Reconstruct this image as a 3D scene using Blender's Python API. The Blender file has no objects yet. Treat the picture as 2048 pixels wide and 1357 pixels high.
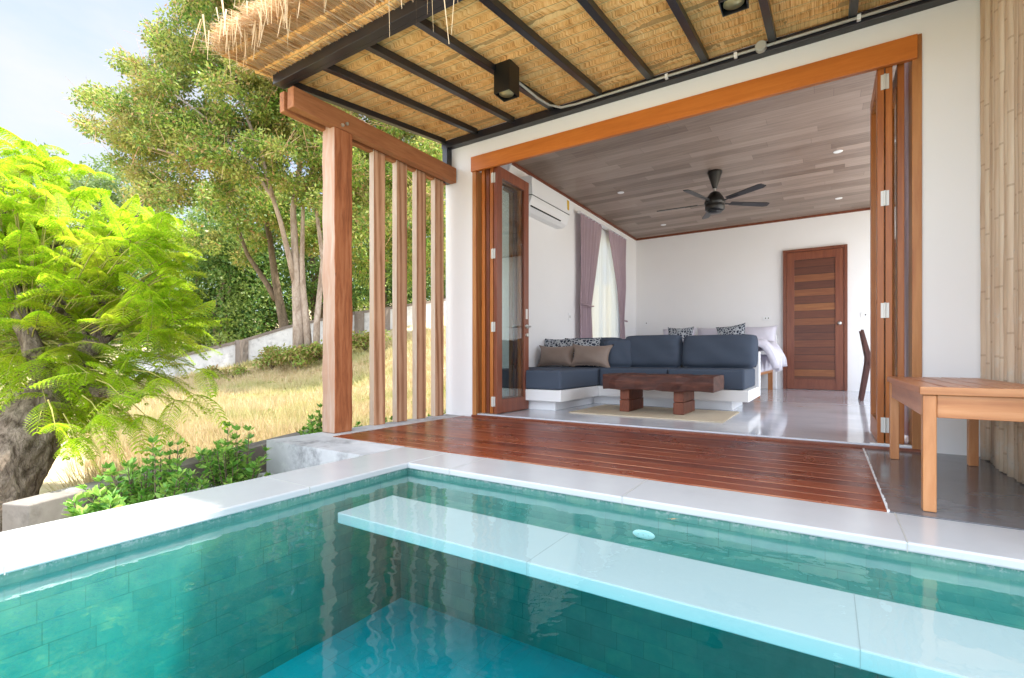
import bpy, math, random
import numpy as np
from mathutils import Vector, Matrix
random.seed(7); rng = np.random.default_rng(7)
R = math.radians
SC = bpy.context.scene
COL = SC.collection

# ---------------------------------------------------------------- camera, sky, sun, exposure
F, TH, HZ, EYE = 982.0, R(32.7), 716.0, 0.55
cd = bpy.data.cameras.new('camera'); cam = bpy.data.objects.new('camera', cd); COL.objects.link(cam)
cam.location = (0, 0, EYE); cam.rotation_euler = (R(90), 0, TH)
cd.sensor_width = 36; cd.lens = F / 2048 * 36; cd.shift_y = (HZ - 678.5) / 2048; cd.clip_start = 0.02; cd.clip_end = 3000
SC.camera = cam
SUN_EL = R(70); SUN_AZ = R(50)          # azimuth from +Y towards +X
W = bpy.data.worlds.new('World'); SC.world = W; W.use_nodes = True
SD = Vector((math.sin(SUN_AZ) * math.cos(SUN_EL), math.cos(SUN_AZ) * math.cos(SUN_EL), math.sin(SUN_EL)))
sl = bpy.data.lights.new('sun', 'SUN'); sl.energy = 4.6; sl.angle = R(0.6); sl.color = (1, .95, .87)
so = bpy.data.objects.new('sun', sl); COL.objects.link(so); so.rotation_euler = SD.to_track_quat('Z', 'Y').to_euler(); so.location = (0, 0, 20)
SC.view_settings.view_transform = 'Standard'; SC.view_settings.look = 'None'
SC.view_settings.exposure = 1.38; SC.view_settings.gamma = 1
SC.cycles.max_bounces = 12; SC.cycles.diffuse_bounces = 6; SC.cycles.transparent_max_bounces = 24; SC.cycles.caustics_reflective = False
SC.cycles.sample_clamp_indirect = 6


class G:
    "small node-graph writer"
    def __init__(s, nt): s.nt = nt; nt.nodes.clear()
    def __call__(s, t, _p=None, **k):
        n = s.nt.nodes.new(t)
        for a, v in (_p or {}).items(): setattr(n, a, v)
        for a, v in k.items():
            a = a.replace('_', ' ')
            i = n.inputs[int(a[1:])] if a[0] == 'i' and a[1:].isdigit() else n.inputs[a]
            if isinstance(v, bpy.types.NodeSocket): s.nt.links.new(v, i)
            else: i.default_value = v
        return n
    def m(s, op, a, b=0.0, c=None):
        n = s('ShaderNodeMath', {'operation': op}, i0=a, i1=b)
        if c is not None:
            if isinstance(c, bpy.types.NodeSocket): s.nt.links.new(c, n.inputs[2])
            else: n.inputs[2].default_value = c
        return n.outputs[0]
    def mix(s, f, a, b, mode='MIX'):
        n = s('ShaderNodeMix', {'data_type': 'RGBA', 'blend_type': mode}); 
        for i, v in ((0, f), (6, a), (7, b)):
            if isinstance(v, bpy.types.NodeSocket): s.nt.links.new(v, n.inputs[i])
            elif i == 0: n.inputs[0].default_value = v
            else: n.inputs[i].default_value = (*v[:3], 1)
        return n.outputs[2]
    def ramp(s, f, pts):
        n = s('ShaderNodeValToRGB'); s.nt.links.new(f, n.inputs[0]); e = n.color_ramp.elements
        while len(e) < len(pts): e.new(.5)
        for q, (p, c) in zip(e, pts): q.position = p; q.color = (*c[:3], 1)
        return n.outputs[0]
    def obj(s): return s('ShaderNodeTexCoord').outputs['Object']
    def map(s, v, sc=(1, 1, 1), lo=(0, 0, 0), ro=(0, 0, 0)): return s('ShaderNodeMapping', Vector=v, Scale=sc, Location=lo, Rotation=ro).outputs[0]
    def noise(s, v, sc, det=4, ro=.55, dist=0): return s('ShaderNodeTexNoise', Vector=v, Scale=sc, Detail=float(det), Roughness=ro, Distortion=float(dist)).outputs['Fac']
    def rng(s, f, a, b, c=0., d=1.): return s('ShaderNodeMapRange', Value=f, From_Min=a, From_Max=b, To_Min=c, To_Max=d).outputs[0]
    def bump(s, h, st, dist=.01, nrm=None):
        n = s('ShaderNodeBump', Height=h, Strength=st, Distance=dist)
        if nrm: s.nt.links.new(nrm, n.inputs['Normal'])
        return n.outputs[0]
    def out(s, sh, **k):
        o = s('ShaderNodeOutputMaterial'); s.nt.links.new(sh, o.inputs[0])
        if 'vol' in k: s.nt.links.new(k['vol'], o.inputs[1])


def P(g, col, rough=.5, spec=.5, nrm=None, **k):
    n = g('ShaderNodeBsdfPrincipled')
    for nm, v in [('Base Color', col), ('Roughness', rough), ('Specular IOR Level', spec)] + [(a.replace('_', ' '), b) for a, b in k.items()]:
        if isinstance(v, bpy.types.NodeSocket): g.nt.links.new(v, n.inputs[nm])
        elif nm == 'Base Color': n.inputs[nm].default_value = (*v[:3], 1)
        else: n.inputs[nm].default_value = v
    if nrm: g.nt.links.new(nrm, n.inputs['Normal'])
    return n.outputs[0]


def M(name, fn):
    m = bpy.data.materials.new(name); m.use_nodes = True; g = G(m.node_tree); fn(g); return m


# sky: clear blue with thin bright cloud
g = G(W.node_tree)
sk = g('ShaderNodeTexSky', {'sky_type': 'NISHITA', 'sun_disc': False, 'sun_elevation': SUN_EL, 'sun_rotation': SUN_AZ, 'air_density': 1.0, 'dust_density': 1.5, 'ozone_density': 1.0})
cv = g.map(g('ShaderNodeTexCoord').outputs['Generated'], (1, 1, 2.2), (3.1, 1.4, 0))
dn = g('ShaderNodeSeparateXYZ', Vector=g('ShaderNodeTexCoord').outputs['Generated']); dx, dy = dn.outputs[0], dn.outputs[1]
cn = g.noise(cv, 1.7, 7, .58)
fill_bank = g.m('MAXIMUM', g.rng(dy, .05, -.5), g.m('MULTIPLY', g.rng(dx, .15, .6), 1.35))
cl = g.m('MAXIMUM', g.m('MULTIPLY', fill_bank, .9), g.rng(cn, .40, .66, .50, .95))      # thin veil ahead; bright unseen cloud behind and right, added as fill light
c = g.mix(cl, g.mix(1, sk.outputs[0], (.72, .86, .98), 'MULTIPLY'), g.mix(fill_bank, (2.5, 2.56, 2.62), (9.3, 10.1, 11.3)))
bg = g('ShaderNodeBackground', Color=c, Strength=.15)
o = g('ShaderNodeOutputWorld'); g.nt.links.new(bg.outputs[0], o.inputs[0])

# ---------------------------------------------------------------- mesh helpers
def tag(o, label=None, cat=None, group=None, kind=None):
    if label: o['label'] = label
    if cat: o['category'] = cat
    if group: o['group'] = group
    if kind: o['kind'] = kind
    return o


def thing(name, loc, label, cat, group=None):
    o = bpy.data.objects.new(name, None); o.empty_display_size = .1; o.location = loc; COL.objects.link(o)
    return tag(o, label, cat, group)


class MB:
    "collects shapes, build() links them as ONE mesh object"
    def __init__(s): s.v = []; s.f = []
    def add(s, vs, fs):
        o = len(s.v); s.v += [tuple(p) for p in vs]; s.f += [tuple(i + o for i in q) for q in fs]; return s
    def box(s, a, b, T=None):
        (x0, y0, z0), (x1, y1, z1) = a, b
        x0, x1 = min(x0, x1), max(x0, x1); y0, y1 = min(y0, y1), max(y0, y1); z0, z1 = min(z0, z1), max(z0, z1)
        vs = [(x0, y0, z0), (x1, y0, z0), (x1, y1, z0), (x0, y1, z0), (x0, y0, z1), (x1, y0, z1), (x1, y1, z1), (x0, y1, z1)]
        if T: vs = [T @ Vector(p) for p in vs]
        return s.add(vs, [(3, 2, 1, 0), (4, 5, 6, 7), (0, 1, 5, 4), (1, 2, 6, 5), (2, 3, 7, 6), (3, 0, 4, 7)])
    def tube(s, pts, rs, n=8, cap=True):
        pts = [Vector(p) for p in pts]
        if not hasattr(rs, '__len__'): rs = [rs] * len(pts)
        rings = []; up = Vector((.13, .21, .97))
        for i, p in enumerate(pts):
            d = (pts[min(i + 1, len(pts) - 1)] - pts[max(i - 1, 0)]).normalized()
            a = d.cross(up)
            if a.length < .05: a = d.cross(Vector((1, 0, 0)))
            a.normalize(); b = d.cross(a)
            rings.append([p + (a * math.cos(t) + b * math.sin(t)) * rs[i] for t in [2 * math.pi * k / n for k in range(n)]])
        vs = [q for r in rings for q in r]; fs = []
        for i in range(len(pts) - 1):
            for k in range(n): fs.append((i * n + k, i * n + (k + 1) % n, (i + 1) * n + (k + 1) % n, (i + 1) * n + k))
        if cap: fs.append(tuple(range(n))[::-1]); fs.append(tuple((len(pts) - 1) * n + k for k in range(n)))
        return s.add(vs, fs)
    def lathe(s, prof, n=20, c=(0, 0, 0)):
        vs = []; fs = []
        for r, z in prof:
            for k in range(n): t = 2 * math.pi * k / n; vs.append((c[0] + r * math.cos(t), c[1] + r * math.sin(t), c[2] + z))
        for i in range(len(prof) - 1):
            for k in range(n): fs.append((i * n + k, i * n + (k + 1) % n, (i + 1) * n + (k + 1) % n, (i + 1) * n + k))
        fs.append(tuple(range(n))[::-1]); fs.append(tuple((len(prof) - 1) * n + k for k in range(n)))
        return s.add(vs, fs)
    def prism(s, poly, ax, a, b):
        "polygon in the plane perpendicular to ax, extruded from a to b"
        def q(p, t): return {0: (t, p[0], p[1]), 1: (p[0], t, p[1]), 2: (p[0], p[1], t)}[ax]
        n = len(poly); vs = [q(p, a) for p in poly] + [q(p, b) for p in poly]
        return s.add(vs, [tuple(range(n)), tuple(range(2 * n - 1, n - 1, -1))] + [((i + 1) % n, i, i + n, (i + 1) % n + n) for i in range(n)])
    def build(s, name, mt, parent=None, smooth=False, bev=0, sub=0):
        me = bpy.data.meshes.new(name); me.from_pydata(s.v, [], s.f); me.update()
        if mt: me.materials.append(mt)
        o = bpy.data.objects.new(name, me); COL.objects.link(o)
        if parent:
            o.parent = parent; L = Vector(parent.location)
            pp = parent.parent
            while pp: L += Vector(pp.location); pp = pp.parent
            me.transform(Matrix.Translation(-L))
        else:
            c = [min(p[i] for p in s.v) * .5 + max(p[i] for p in s.v) * .5 for i in (0, 1)] + [min(p[2] for p in s.v)]
            me.transform(Matrix.Translation(-Vector(c))); o.location = c
        if smooth: me.polygons.foreach_set('use_smooth', [True] * len(me.polygons))
        if bev:
            m = o.modifiers.new('bevel', 'BEVEL'); m.width = bev; m.segments = 2; m.limit_method = 'ANGLE'
        if sub: m = o.modifiers.new('sub', 'SUBSURF'); m.levels = m.render_levels = sub
        return o


def np_mesh(name, V, Q, mt, parent=None, tri=False, smooth=False):
    "big mesh from arrays: V (n,3), Q (m,k)"
    me = bpy.data.meshes.new(name); k = Q.shape[1]
    me.vertices.add(len(V)); me.loops.add(Q.size); me.polygons.add(len(Q))
    V = np.asarray(V, dtype=np.float32).copy()
    L = Vector((0, 0, 0)); pp = parent
    while pp: L += Vector(pp.location); pp = pp.parent
    if not parent:
        L = Vector(((V[:, 0].min() + V[:, 0].max()) / 2, (V[:, 1].min() + V[:, 1].max()) / 2, V[:, 2].min()))
    V -= np.array(L, dtype=np.float32)
    me.vertices.foreach_set('co', V.ravel())
    me.loops.foreach_set('vertex_index', np.ascontiguousarray(Q, dtype=np.int32).ravel())
    me.polygons.foreach_set('loop_start', np.arange(len(Q), dtype=np.int32) * k)
    me.update(calc_edges=True)
    if smooth: me.polygons.foreach_set('use_smooth', [True] * len(me.polygons))
    me.materials.append(mt)
    o = bpy.data.objects.new(name, me); COL.objects.link(o)
    if parent: o.parent = parent
    else: o.location = L
    return o


def dup(o, parent=None):
    c = o.copy(); COL.objects.link(c)
    if parent: c.parent = parent
    for ch in [x for x in o.children]: dup(ch, c)
    return c


def nrmz(a): return a / np.maximum(np.linalg.norm(a, axis=-1, keepdims=True), 1e-9)


def leafq(C, D, Nn, L, Wd, droop=.0):
    "leaf-shaped quads: base C, direction D, normal Nn, length L, width Wd (arrays)"
    D = nrmz(D); S = nrmz(np.cross(D, Nn)); L = np.asarray(L)[..., None] if np.ndim(L) else L; Wd = np.asarray(Wd)[..., None] if np.ndim(Wd) else Wd
    a = C; b = C + D * L * .45 + S * Wd * .5; c_ = C + D * L - np.array([0, 0, 1.]) * droop * L; d = C + D * L * .45 - S * Wd * .5
    V = np.stack([a, b, c_, d], 1).reshape(-1, 3)
    return V, np.arange(len(V)).reshape(-1, 4)


def at(u, v, d):
    "point seen at photo pixel (u,v), d metres deep"
    f = np.array([-math.sin(TH), math.cos(TH), 0]); r = np.array([math.cos(TH), math.sin(TH), 0])
    return np.array([0, 0, EYE]) + (f + r * (u - 1024) / F + np.array([0, 0, 1]) * (HZ - v) / F) * d


K = .95
def S(x, y, z): return (x * K, y * K, EYE + (z - EYE) * K)     # the room's own coordinates
FZ = S(0, 0, 0)[2]                                                # room floor height

# ---------------------------------------------------------------- materials
def wood(name, c1, c2, c3, sc=(1, 1, 1), rough=.5, spec=.5, ring=0., bump=.15, vary=.25, crack=0., pale=None):
    def fn(g):
        oi = g('ShaderNodeObjectInfo').outputs['Random']
        v = g('ShaderNodeVectorMath', {'operation': 'ADD'}, i0=g.obj(), i1=g('ShaderNodeCombineXYZ', X=g.m('MULTIPLY', oi, 7.), Y=g.m('MULTIPLY', oi, 3.), Z=g.m('MULTIPLY', oi, 11.)).outputs[0]).outputs[0]
        w = g.map(v, sc)
        n1 = g.noise(w, 3.2, 6, .6, .6); n2 = g.noise(w, 14, 3, .6)
        f = g.m('ADD', g.m('MULTIPLY', n1, .75), g.m('MULTIPLY', n2, .25))
        if ring:
            wv = g('ShaderNodeTexWave', {'wave_type': 'RINGS'}, Vector=g.map(v, tuple(x * .25 for x in sc)), Scale=2.2, Distortion=5.0, Detail=3.0, Detail_Scale=1.3).outputs['Fac']
            f = g.m('ADD', g.m('MULTIPLY', f, 1 - ring), g.m('MULTIPLY', wv, ring))
        c = g.ramp(f, [(.3, c1), (.5, c2), (.72, c3)])
        br = g.rng(oi, 0, 1, 1 - vary, 1 + vary)
        c = g.mix(1, c, g('ShaderNodeCombineXYZ', X=br, Y=br, Z=br).outputs[0], 'MULTIPLY')
        if crack:
            ck = g.rng(g.noise(g.map(v, tuple(x * 2.2 for x in sc)), 6, 5, .7, .4), .60, .70, 0, crack)
            c = g.mix(ck, c, (.03, .015, .01))
        if pale:        # pool-facing faces painted paler, for sky light as well as weathering
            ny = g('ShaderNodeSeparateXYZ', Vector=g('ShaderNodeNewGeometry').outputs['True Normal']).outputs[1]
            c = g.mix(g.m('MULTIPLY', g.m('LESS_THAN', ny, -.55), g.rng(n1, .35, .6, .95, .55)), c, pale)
        g.out(P(g, c, rough, spec, g.bump(f, bump, .004)))
    return M(name, fn)


def plankc(g, al, ac, L, Wd, gap):
    "random value, random colour and gap mask of a board pattern"
    rw = g.m('FLOOR', g.m('DIVIDE', ac, Wd))
    ro = g('ShaderNodeTexWhiteNoise', {'noise_dimensions': '1D'}, W=rw).outputs[0]
    a = g.m('ADD', g.m('DIVIDE', al, L), g.m('MULTIPLY', ro, 7.3)); cc = g.m('FLOOR', a)
    wn = g('ShaderNodeTexWhiteNoise', {'noise_dimensions': '2D'}, Vector=g('ShaderNodeCombineXYZ', X=rw, Y=cc).outputs[0])
    def edge(t, w):
        fr = g.m('FRACT', t); d = g.m('MINIMUM', fr, g.m('SUBTRACT', 1., fr)); return g.m('LESS_THAN', g.m('MULTIPLY', d, w), gap * .5)
    return wn.outputs[0], wn.outputs[1], g.m('MAXIMUM', edge(g.m('DIVIDE', ac, Wd), Wd), edge(a, L))


def xyz(g):
    n = g('ShaderNodeSeparateXYZ', Vector=g('ShaderNodeNewGeometry').outputs['Position']); return n.outputs[0], n.outputs[1], n.outputs[2]


m_white = M('white_wall', lambda g: g.out(P(g, g.mix(g.noise(g.obj(), 1.3, 3), (.76, .76, .765), (.82, .82, .825)), .75, .25, g.bump(g.noise(g.obj(), 90, 4), .12, .002))))
m_white2 = M('white_paint', lambda g: g.out(P(g, (.78, .79, .80), .35, .5)))
m_header = wood('orange_varnished_wood', (.42, .12, .020), (.51, .155, .026), (.59, .20, .038), (.6, 6, 6), .38, .45, 0, .08, .05)
m_hv = wood('orange_varnished_upright', (.27, .075, .016), (.40, .125, .024), (.52, .20, .05), (7, 7, .5), .36, .45, .1, .08, .35)
m_jamb = wood('pale_grained_upright', (.34, .14, .045), (.44, .20, .07), (.30, .10, .03), (7, 7, .6), .4, .4, .3, .08, .1)
m_door = wood('dark_red_door_frame', (.13, .035, .018), (.18, .05, .024), (.23, .075, .032), (7, 7, .6), .36, .45, 0, .08, .1)
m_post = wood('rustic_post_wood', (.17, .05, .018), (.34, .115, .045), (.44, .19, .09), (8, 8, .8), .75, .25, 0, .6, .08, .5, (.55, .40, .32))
m_beam = wood('rustic_beam_wood', (.25, .09, .035), (.34, .13, .05), (.44, .19, .08), (8, .8, 8), .65, .3, 0, .35, .12, .3)
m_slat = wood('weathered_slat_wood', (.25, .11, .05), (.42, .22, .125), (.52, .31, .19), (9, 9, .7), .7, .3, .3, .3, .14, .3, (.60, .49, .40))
m_bench = wood('teak_bench_wood', (.36, .135, .045), (.47, .20, .075), (.56, .27, .12), (7, 7, 1.0), .38, .5, .2, .06, .12)
m_benchh = wood('teak_seat_wood', (.28, .085, .03), (.40, .14, .05), (.50, .21, .09), (6, .8, 8), .3, .5, .15, .06, .15)
m_rail = wood('teak_rail_wood', (.34, .12, .04), (.46, .19, .07), (.56, .27, .12), (.8, .8, 8), .38, .5, .2, .06, .12)
m_sleeper = wood('old_sleeper_wood', (.018, .006, .005), (.065, .020, .013), (.14, .05, .03), (1.2, 7, 7), .6, .35, .1, .9, .1, .8)
m_sleeperv = wood('old_sleeper_leg', (.07, .02, .012), (.16, .045, .022), (.22, .07, .035), (6, 6, 2), .55, .35, 0, .7, .15, .5)
m_chair = wood('dark_chair_wood', (.05, .014, .010), (.075, .02, .014), (.10, .03, .02), (7, 7, 1), .4)
m_steel = M('black_steel', lambda g: g.out(P(g, g.mix(g.noise(g.obj(), 12, 4), (.006, .006, .009), (.018, .019, .026)), .32, .5)))
m_black = M('black_metal', lambda g: g.out(P(g, (.006, .006, .006), .35, .5)))
m_blade = M('grey_fan_blade', lambda g: g.out(P(g, (.022, .022, .025), .4, .5)))
m_chrome = M('brushed_metal', lambda g: g.out(P(g, (.62, .62, .60), .35, .5, Metallic=.85)))
m_hinge = M('satin_hinge', lambda g: g.out(P(g, (.60, .60, .57), .45, .5, Metallic=.3)))
m_pvc = M('grey_plastic_pipe', lambda g: g.out(P(g, (.42, .42, .38), .4, .5)))
m_brass = M('lamp_reflector', lambda g: g.out(P(g, (.55, .48, .26), .3, .5, Metallic=.5)))
m_gap = M('dark_recess', lambda g: g.out(P(g, (.01, .01, .01), .8, .1)))


def two(g, ior):
    bf = g('ShaderNodeNewGeometry').outputs['Backfacing']; return g.rng(bf, 0, 1, ior, 1 / ior)


def glass_fn(tint, gl):
    def fn(g):
        lw = g('ShaderNodeFresnel', IOR=two(g, 1.45)).outputs[0]
        a = g('ShaderNodeBsdfTransparent', Color=(*tint, 1)).outputs[0]; b = g('ShaderNodeBsdfGlossy', Color=(1, 1, 1, 1), Roughness=gl).outputs[0]
        x = g('ShaderNodeMixShader', i0=lw, i1=a, i2=b).outputs[0]; g.out(x)
    return fn
m_glass = M('clear_glass', glass_fn((.93, .96, .95), .0))


def cloth(name, c, rough=.9, tr=0., amt=.12, sheen=.0, sc=160):
    def fn(g):
        n = g.noise(g.obj(), sc, 2); n0 = g.noise(g.obj(), 7, 3)
        cc = g.mix(n0, tuple(x * (1 - amt) for x in c), tuple(min(1, x * (1 + amt)) for x in c))
        p = P(g, cc, rough, .2, g.bump(n, .15, .001))
        if tr:
            t = g('ShaderNodeBsdfTranslucent', Color=(*c, 1)).outputs[0]
            p = g('ShaderNodeMixShader', i0=tr, i1=p, i2=t).outputs[0]
        g.out(p)
    return M(name, fn)


m_sofa = cloth('slate_blue_fabric', (.066, .084, .118), .9, 0, .06)
m_mauve = cloth('mauve_curtain_fabric', (.42, .32, .36), .9, .25, .08)
m_brown = cloth('taupe_satin', (.27, .205, .17), .42, 0, .15)
m_linen = cloth('white_linen', (.72, .70, .78), .8, .1, .04)
m_tape = cloth('beige_strap', (.5, .45, .4))
m_rug = M('jute_rug', lambda g: g.out(P(g, g.mix(g('ShaderNodeTexWave', {'bands_direction': 'Y'}, Vector=g.obj(), Scale=60., Distortion=.6).outputs['Fac'], (.50, .42, .30), (.62, .54, .42)), .9, .1, g.bump(g.noise(g.obj(), 200, 2), .5, .003))))


def pat_fn(g):
    v = g('ShaderNodeTexVoronoi', {'feature': 'DISTANCE_TO_EDGE'}, Vector=g.map(g.obj(), (1, .3, 1)), Scale=26., Randomness=.8).outputs['Distance']
    c = g.mix(g.m('LESS_THAN', v, .11), (.035, .045, .07), (.42, .45, .48)); g.out(P(g, c, .85, .2))
m_pat = M('grey_patterned_cushion', pat_fn)


def sheer_fn(g):
    p = g('ShaderNodeBsdfDiffuse', Color=(.84, .86, .89, 1)).outputs[0]; t = g('ShaderNodeBsdfTranslucent', Color=(.80, .84, .92, 1)).outputs[0]
    a = g('ShaderNodeMixShader', i0=.55, i1=p, i2=t).outputs[0]; tr = g('ShaderNodeBsdfTransparent').outputs[0]
    g.out(g('ShaderNodeMixShader', i0=.12, i1=a, i2=tr).outputs[0])
m_sheer = M('sheer_white_voile', sheer_fn)


def deck_fn(g):
    x, y, z = xyz(g); v, c, gp = plankc(g, x, g.m('SUBTRACT', y, 2.2), 30., 1.44 / 13, .0)
    w = g.map(g.obj(), (.35, 14, 1)); n = g.noise(w, 4, 5, .6)
    bo = g.noise(g.map(g.obj(), (.35, .0, 0)), 3, 2)
    f = g.m('ADD', g.m('MULTIPLY', v, .55), g.m('MULTIPLY', n, .5))
    col = g.ramp(f, [(.15, (.08, .011, .005)), (.5, (.15, .024, .009)), (.85, (.24, .05, .016))])
    fr = g.m('FRACT', g.m('DIVIDE', g.m('SUBTRACT', y, 2.2), 1.44 / 13)); ed = g.m('MULTIPLY', g.m('LESS_THAN', fr, .085), g.rng(g.noise(g.map(g.obj(), (1, .1, 1)), 3, 4), .42, .6, .12, .55))
    col = g.mix(ed, col, (.46, .24, .14))
    g.out(P(g, col, g.rng(g.noise(g.obj(), 3, 4), .3, .7, .24, .34), .22, g.bump(n, .05, .003)))
m_deck = M('red_brown_decking', deck_fn)


def ceil_fn(g):
    x, y, z = xyz(g); v, c, gp = plankc(g, x, y, 1.25, .145, .003)
    n = g.noise(g.map(g.obj(), (.7, 9, 1)), 3.5, 6, .62, .4)
    f = g.m('ADD', g.m('MULTIPLY', v, .38), g.m('MULTIPLY', n, .62))
    col = g.ramp(f, [(.22, (.14, .095, .07)), (.5, (.25, .185, .15)), (.8, (.37, .285, .235))])
    col = g.mix(g.m('MULTIPLY', gp, .7), col, (.09, .06, .05))
    g.out(P(g, col, .42, .4, g.bump(n, .06, .003)))
m_ceil = M('grey_brown_ceiling_boards', ceil_fn)


def conc(name, c1, c2, rough, spec=.5, sc=1.5, st=0., bmp=.05):
    def fn(g):
        n = g.noise(g.map(g.obj(), (1, 1.6, 1)), sc, 7, .62, .8); n2 = g.noise(g.obj(), sc * 9, 4)
        f = g.m('ADD', g.m('MULTIPLY', n, .8), g.m('MULTIPLY', n2, .2)); col = g.ramp(f, [(.32, c1), (.7, c2)])
        if st:
            s = g.rng(g.noise(g.obj(), 3.3, 8, .72), .52, .66, 0, st); col = g.mix(s, col, tuple(x * .28 for x in c1))
            s = g.rng(g.noise(g.map(g.obj(), lo=(5, 2, 1)), 5, 8, .72), .58, .68, 0, st); col = g.mix(s, col, (.62, .62, .6))
        g.out(P(g, col, g.rng(n, .3, .7, rough, rough * 1.6), spec, g.bump(n2, bmp, .004)))
    return M(name, fn)


m_room = conc('polished_room_concrete', (.50, .52, .57), (.63, .66, .72), .07, .7, 1.2, 0, .01)
m_terr = conc('polished_terrace_concrete', (.09, .092, .10), (.185, .187, .20), .13, .5, 2.0, .0, .01)
m_block = conc('stained_cement', (.40, .40, .41), (.58, .58, .59), .6, .3, 1.8, .7, .15)
m_kerb = conc('rough_grey_concrete', (.15, .13, .115), (.27, .245, .22), .85, .2, 2.2, .5, .3)
m_fence = conc('weathered_white_wall', (.46, .45, .45), (.70, .69, .68), .8, .2, .8, .4, .1)
m_fcap = conc('grey_wall_cap', (.16, .13, .11), (.25, .21, .18), .85, .2, 1.5, .2, .2)


def cope_fn(g):
    x, y, z = xyz(g); v, c, gp = plankc(g, g.m('MAXIMUM', x, g.m('SUBTRACT', y, 3.95)), g.m('ADD', x, 900.), .92, 5000., .003)
    n = g.noise(g.obj(), 4, 5); col = g.mix(n, (.46, .47, .48), (.55, .56, .575)); col = g.mix(g.rng(g.noise(g.map(g.obj(), lo=(3, 1, 0)), 1.7, 8, .75), .55, .75, 0, .22), col, (.34, .34, .33))
    g.out(P(g, col, .22, .5, g.bump(g.noise(g.obj(), 160, 3), .06, .002)))
m_cope = M('white_terrazzo_coping', cope_fn)
m_slab = M('white_pool_slab', lambda g: g.out(P(g, g.mix(g.noise(g.obj(), 2, 4), (.50, .53, .55), (.57, .59, .60)), .3, .3)))


def tile_fn(floor):
    def fn(g):
        x, y, z = xyz(g)
        al, ac = (x, y) if floor > .4 else (g.m('ADD', x, y), z)
        v, c, gp = plankc(g, al, ac, .108, .066 if not floor else .13, .0024)
        n = g.noise(g.obj(), 14, 5, .65); f = g.m('ADD', g.m('MULTIPLY', v, .15), g.m('MULTIPLY', g.m('ADD', g.m('MULTIPLY', n, .65), g.m('MULTIPLY', g.noise(g.obj(), 2.2, 4, .7), .5)), .75))
        col = g.ramp(f, [(.2, (.05, .19, .17)), (.5, (.105, .275, .24)), (.85, (.25, .40, .29))] if floor < 1 else [(.2, (.01, .40, .46)), (.5, (.02, .50, .57)), (.85, (.04, .60, .64))])
        col = g.mix(g.m('MULTIPLY', gp, g.rng(g.noise(g.obj(), 6, 3), .4, .6, .05, .45)), col, (.015, .05, .045))
        if not floor:
            wl = g.rng(z, -.054, -.038, 0, 1); sp = g.rng(g.noise(g.obj(), 70, 3, .7), .5, .62, 0, .75)
            col = g.mix(g.m('MULTIPLY', wl, sp), col, (.45, .5, .5))
        g.out(P(g, col, .45, .4, g.bump(n, .25, .004)))
    return fn
m_tile = M('green_stone_pool_tile', tile_fn(False)); m_tilef = M('green_stone_floor_tile', tile_fn(1)); m_ledge = M('green_stone_ledge_tile', tile_fn(.5))


def water_fn(g):
    tc = g.obj(); n1 = g.noise(g.map(tc, (1, 1, 1)), 5, 3, .5, .3); n2 = g.noise(g.map(tc, (1, 1, 1)), 19, 2, .5)
    b = g.bump(g.m('ADD', n1, g.m('MULTIPLY', n2, .12)), .27, .012)
    fr = g('ShaderNodeFresnel', IOR=two(g, 1.37), Normal=b).outputs[0]
    a = g('ShaderNodeBsdfTransparent', Color=(.97, 1, .995, 1)).outputs[0]
    gl = g('ShaderNodeBsdfGlossy', Color=(1, 1, 1, 1), Roughness=.0, Normal=b).outputs[0]
    vol = g('ShaderNodeVolumeAbsorption', Color=(.28, .875, .885, 1), Density=2.3).outputs[0]
    g.out(g('ShaderNodeMixShader', i0=fr, i1=a, i2=gl).outputs[0], vol=vol)
m_water = M('pool_water', water_fn)


def bark(name, c1, c2, sc=6, st=.8):
    def fn(g):
        n = g.noise(g.map(g.obj(), (1.6, 1.6, .7)), sc, 8, .7, .8); v = g('ShaderNodeTexVoronoi', {'feature': 'DISTANCE_TO_EDGE'}, Vector=g.map(g.obj(), (1.5, 1.5, .6)), Scale=sc * 2.5).outputs['Distance']
        f = g.m('ADD', n, g.m('MULTIPLY', g.rng(v, 0, .15), .06))
        g.out(P(g, g.ramp(f, [(.4, c1), (.8, c2)]), .9, .15, g.bump(f, st, .03)))
    return M(name, fn)


m_bark1 = bark('rough_grey_bark', (.07, .05, .035), (.44, .35, .27), 11, 1.)
m_bark2 = bark('pale_bark', (.24, .18, .14), (.52, .44, .37), 3, .5)
m_stem = bark('green_brown_twig', (.20, .20, .05), (.42, .36, .12), 5, .3)
m_bark3 = bark('brown_bark', (.10, .075, .05), (.26, .20, .14), 4, .5)


def leaf(name, cols, tr=.35, rough=.45, big=None, hue=None):
    "leaf hues picked per leaf; big adds soft patches of another hue through the crown"
    def fn(g):
        r = g('ShaderNodeNewGeometry').outputs['Random Per Island']; k = len(cols)
        c = g.ramp(r, [((i + .0) / (k - 1), q) for i, q in enumerate(cols)])
        if big: c = g.mix(g.rng(g.noise(g.obj(), big[1], 3), .50, .66, 0, big[2]), c, big[0])
        p = P(g, c, rough, .35)
        t = g('ShaderNodeBsdfTranslucent', Color=c).outputs[0]
        g.out(g('ShaderNodeMixShader', i0=tr, i1=p, i2=t).outputs[0])
    return M(name, fn)


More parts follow.
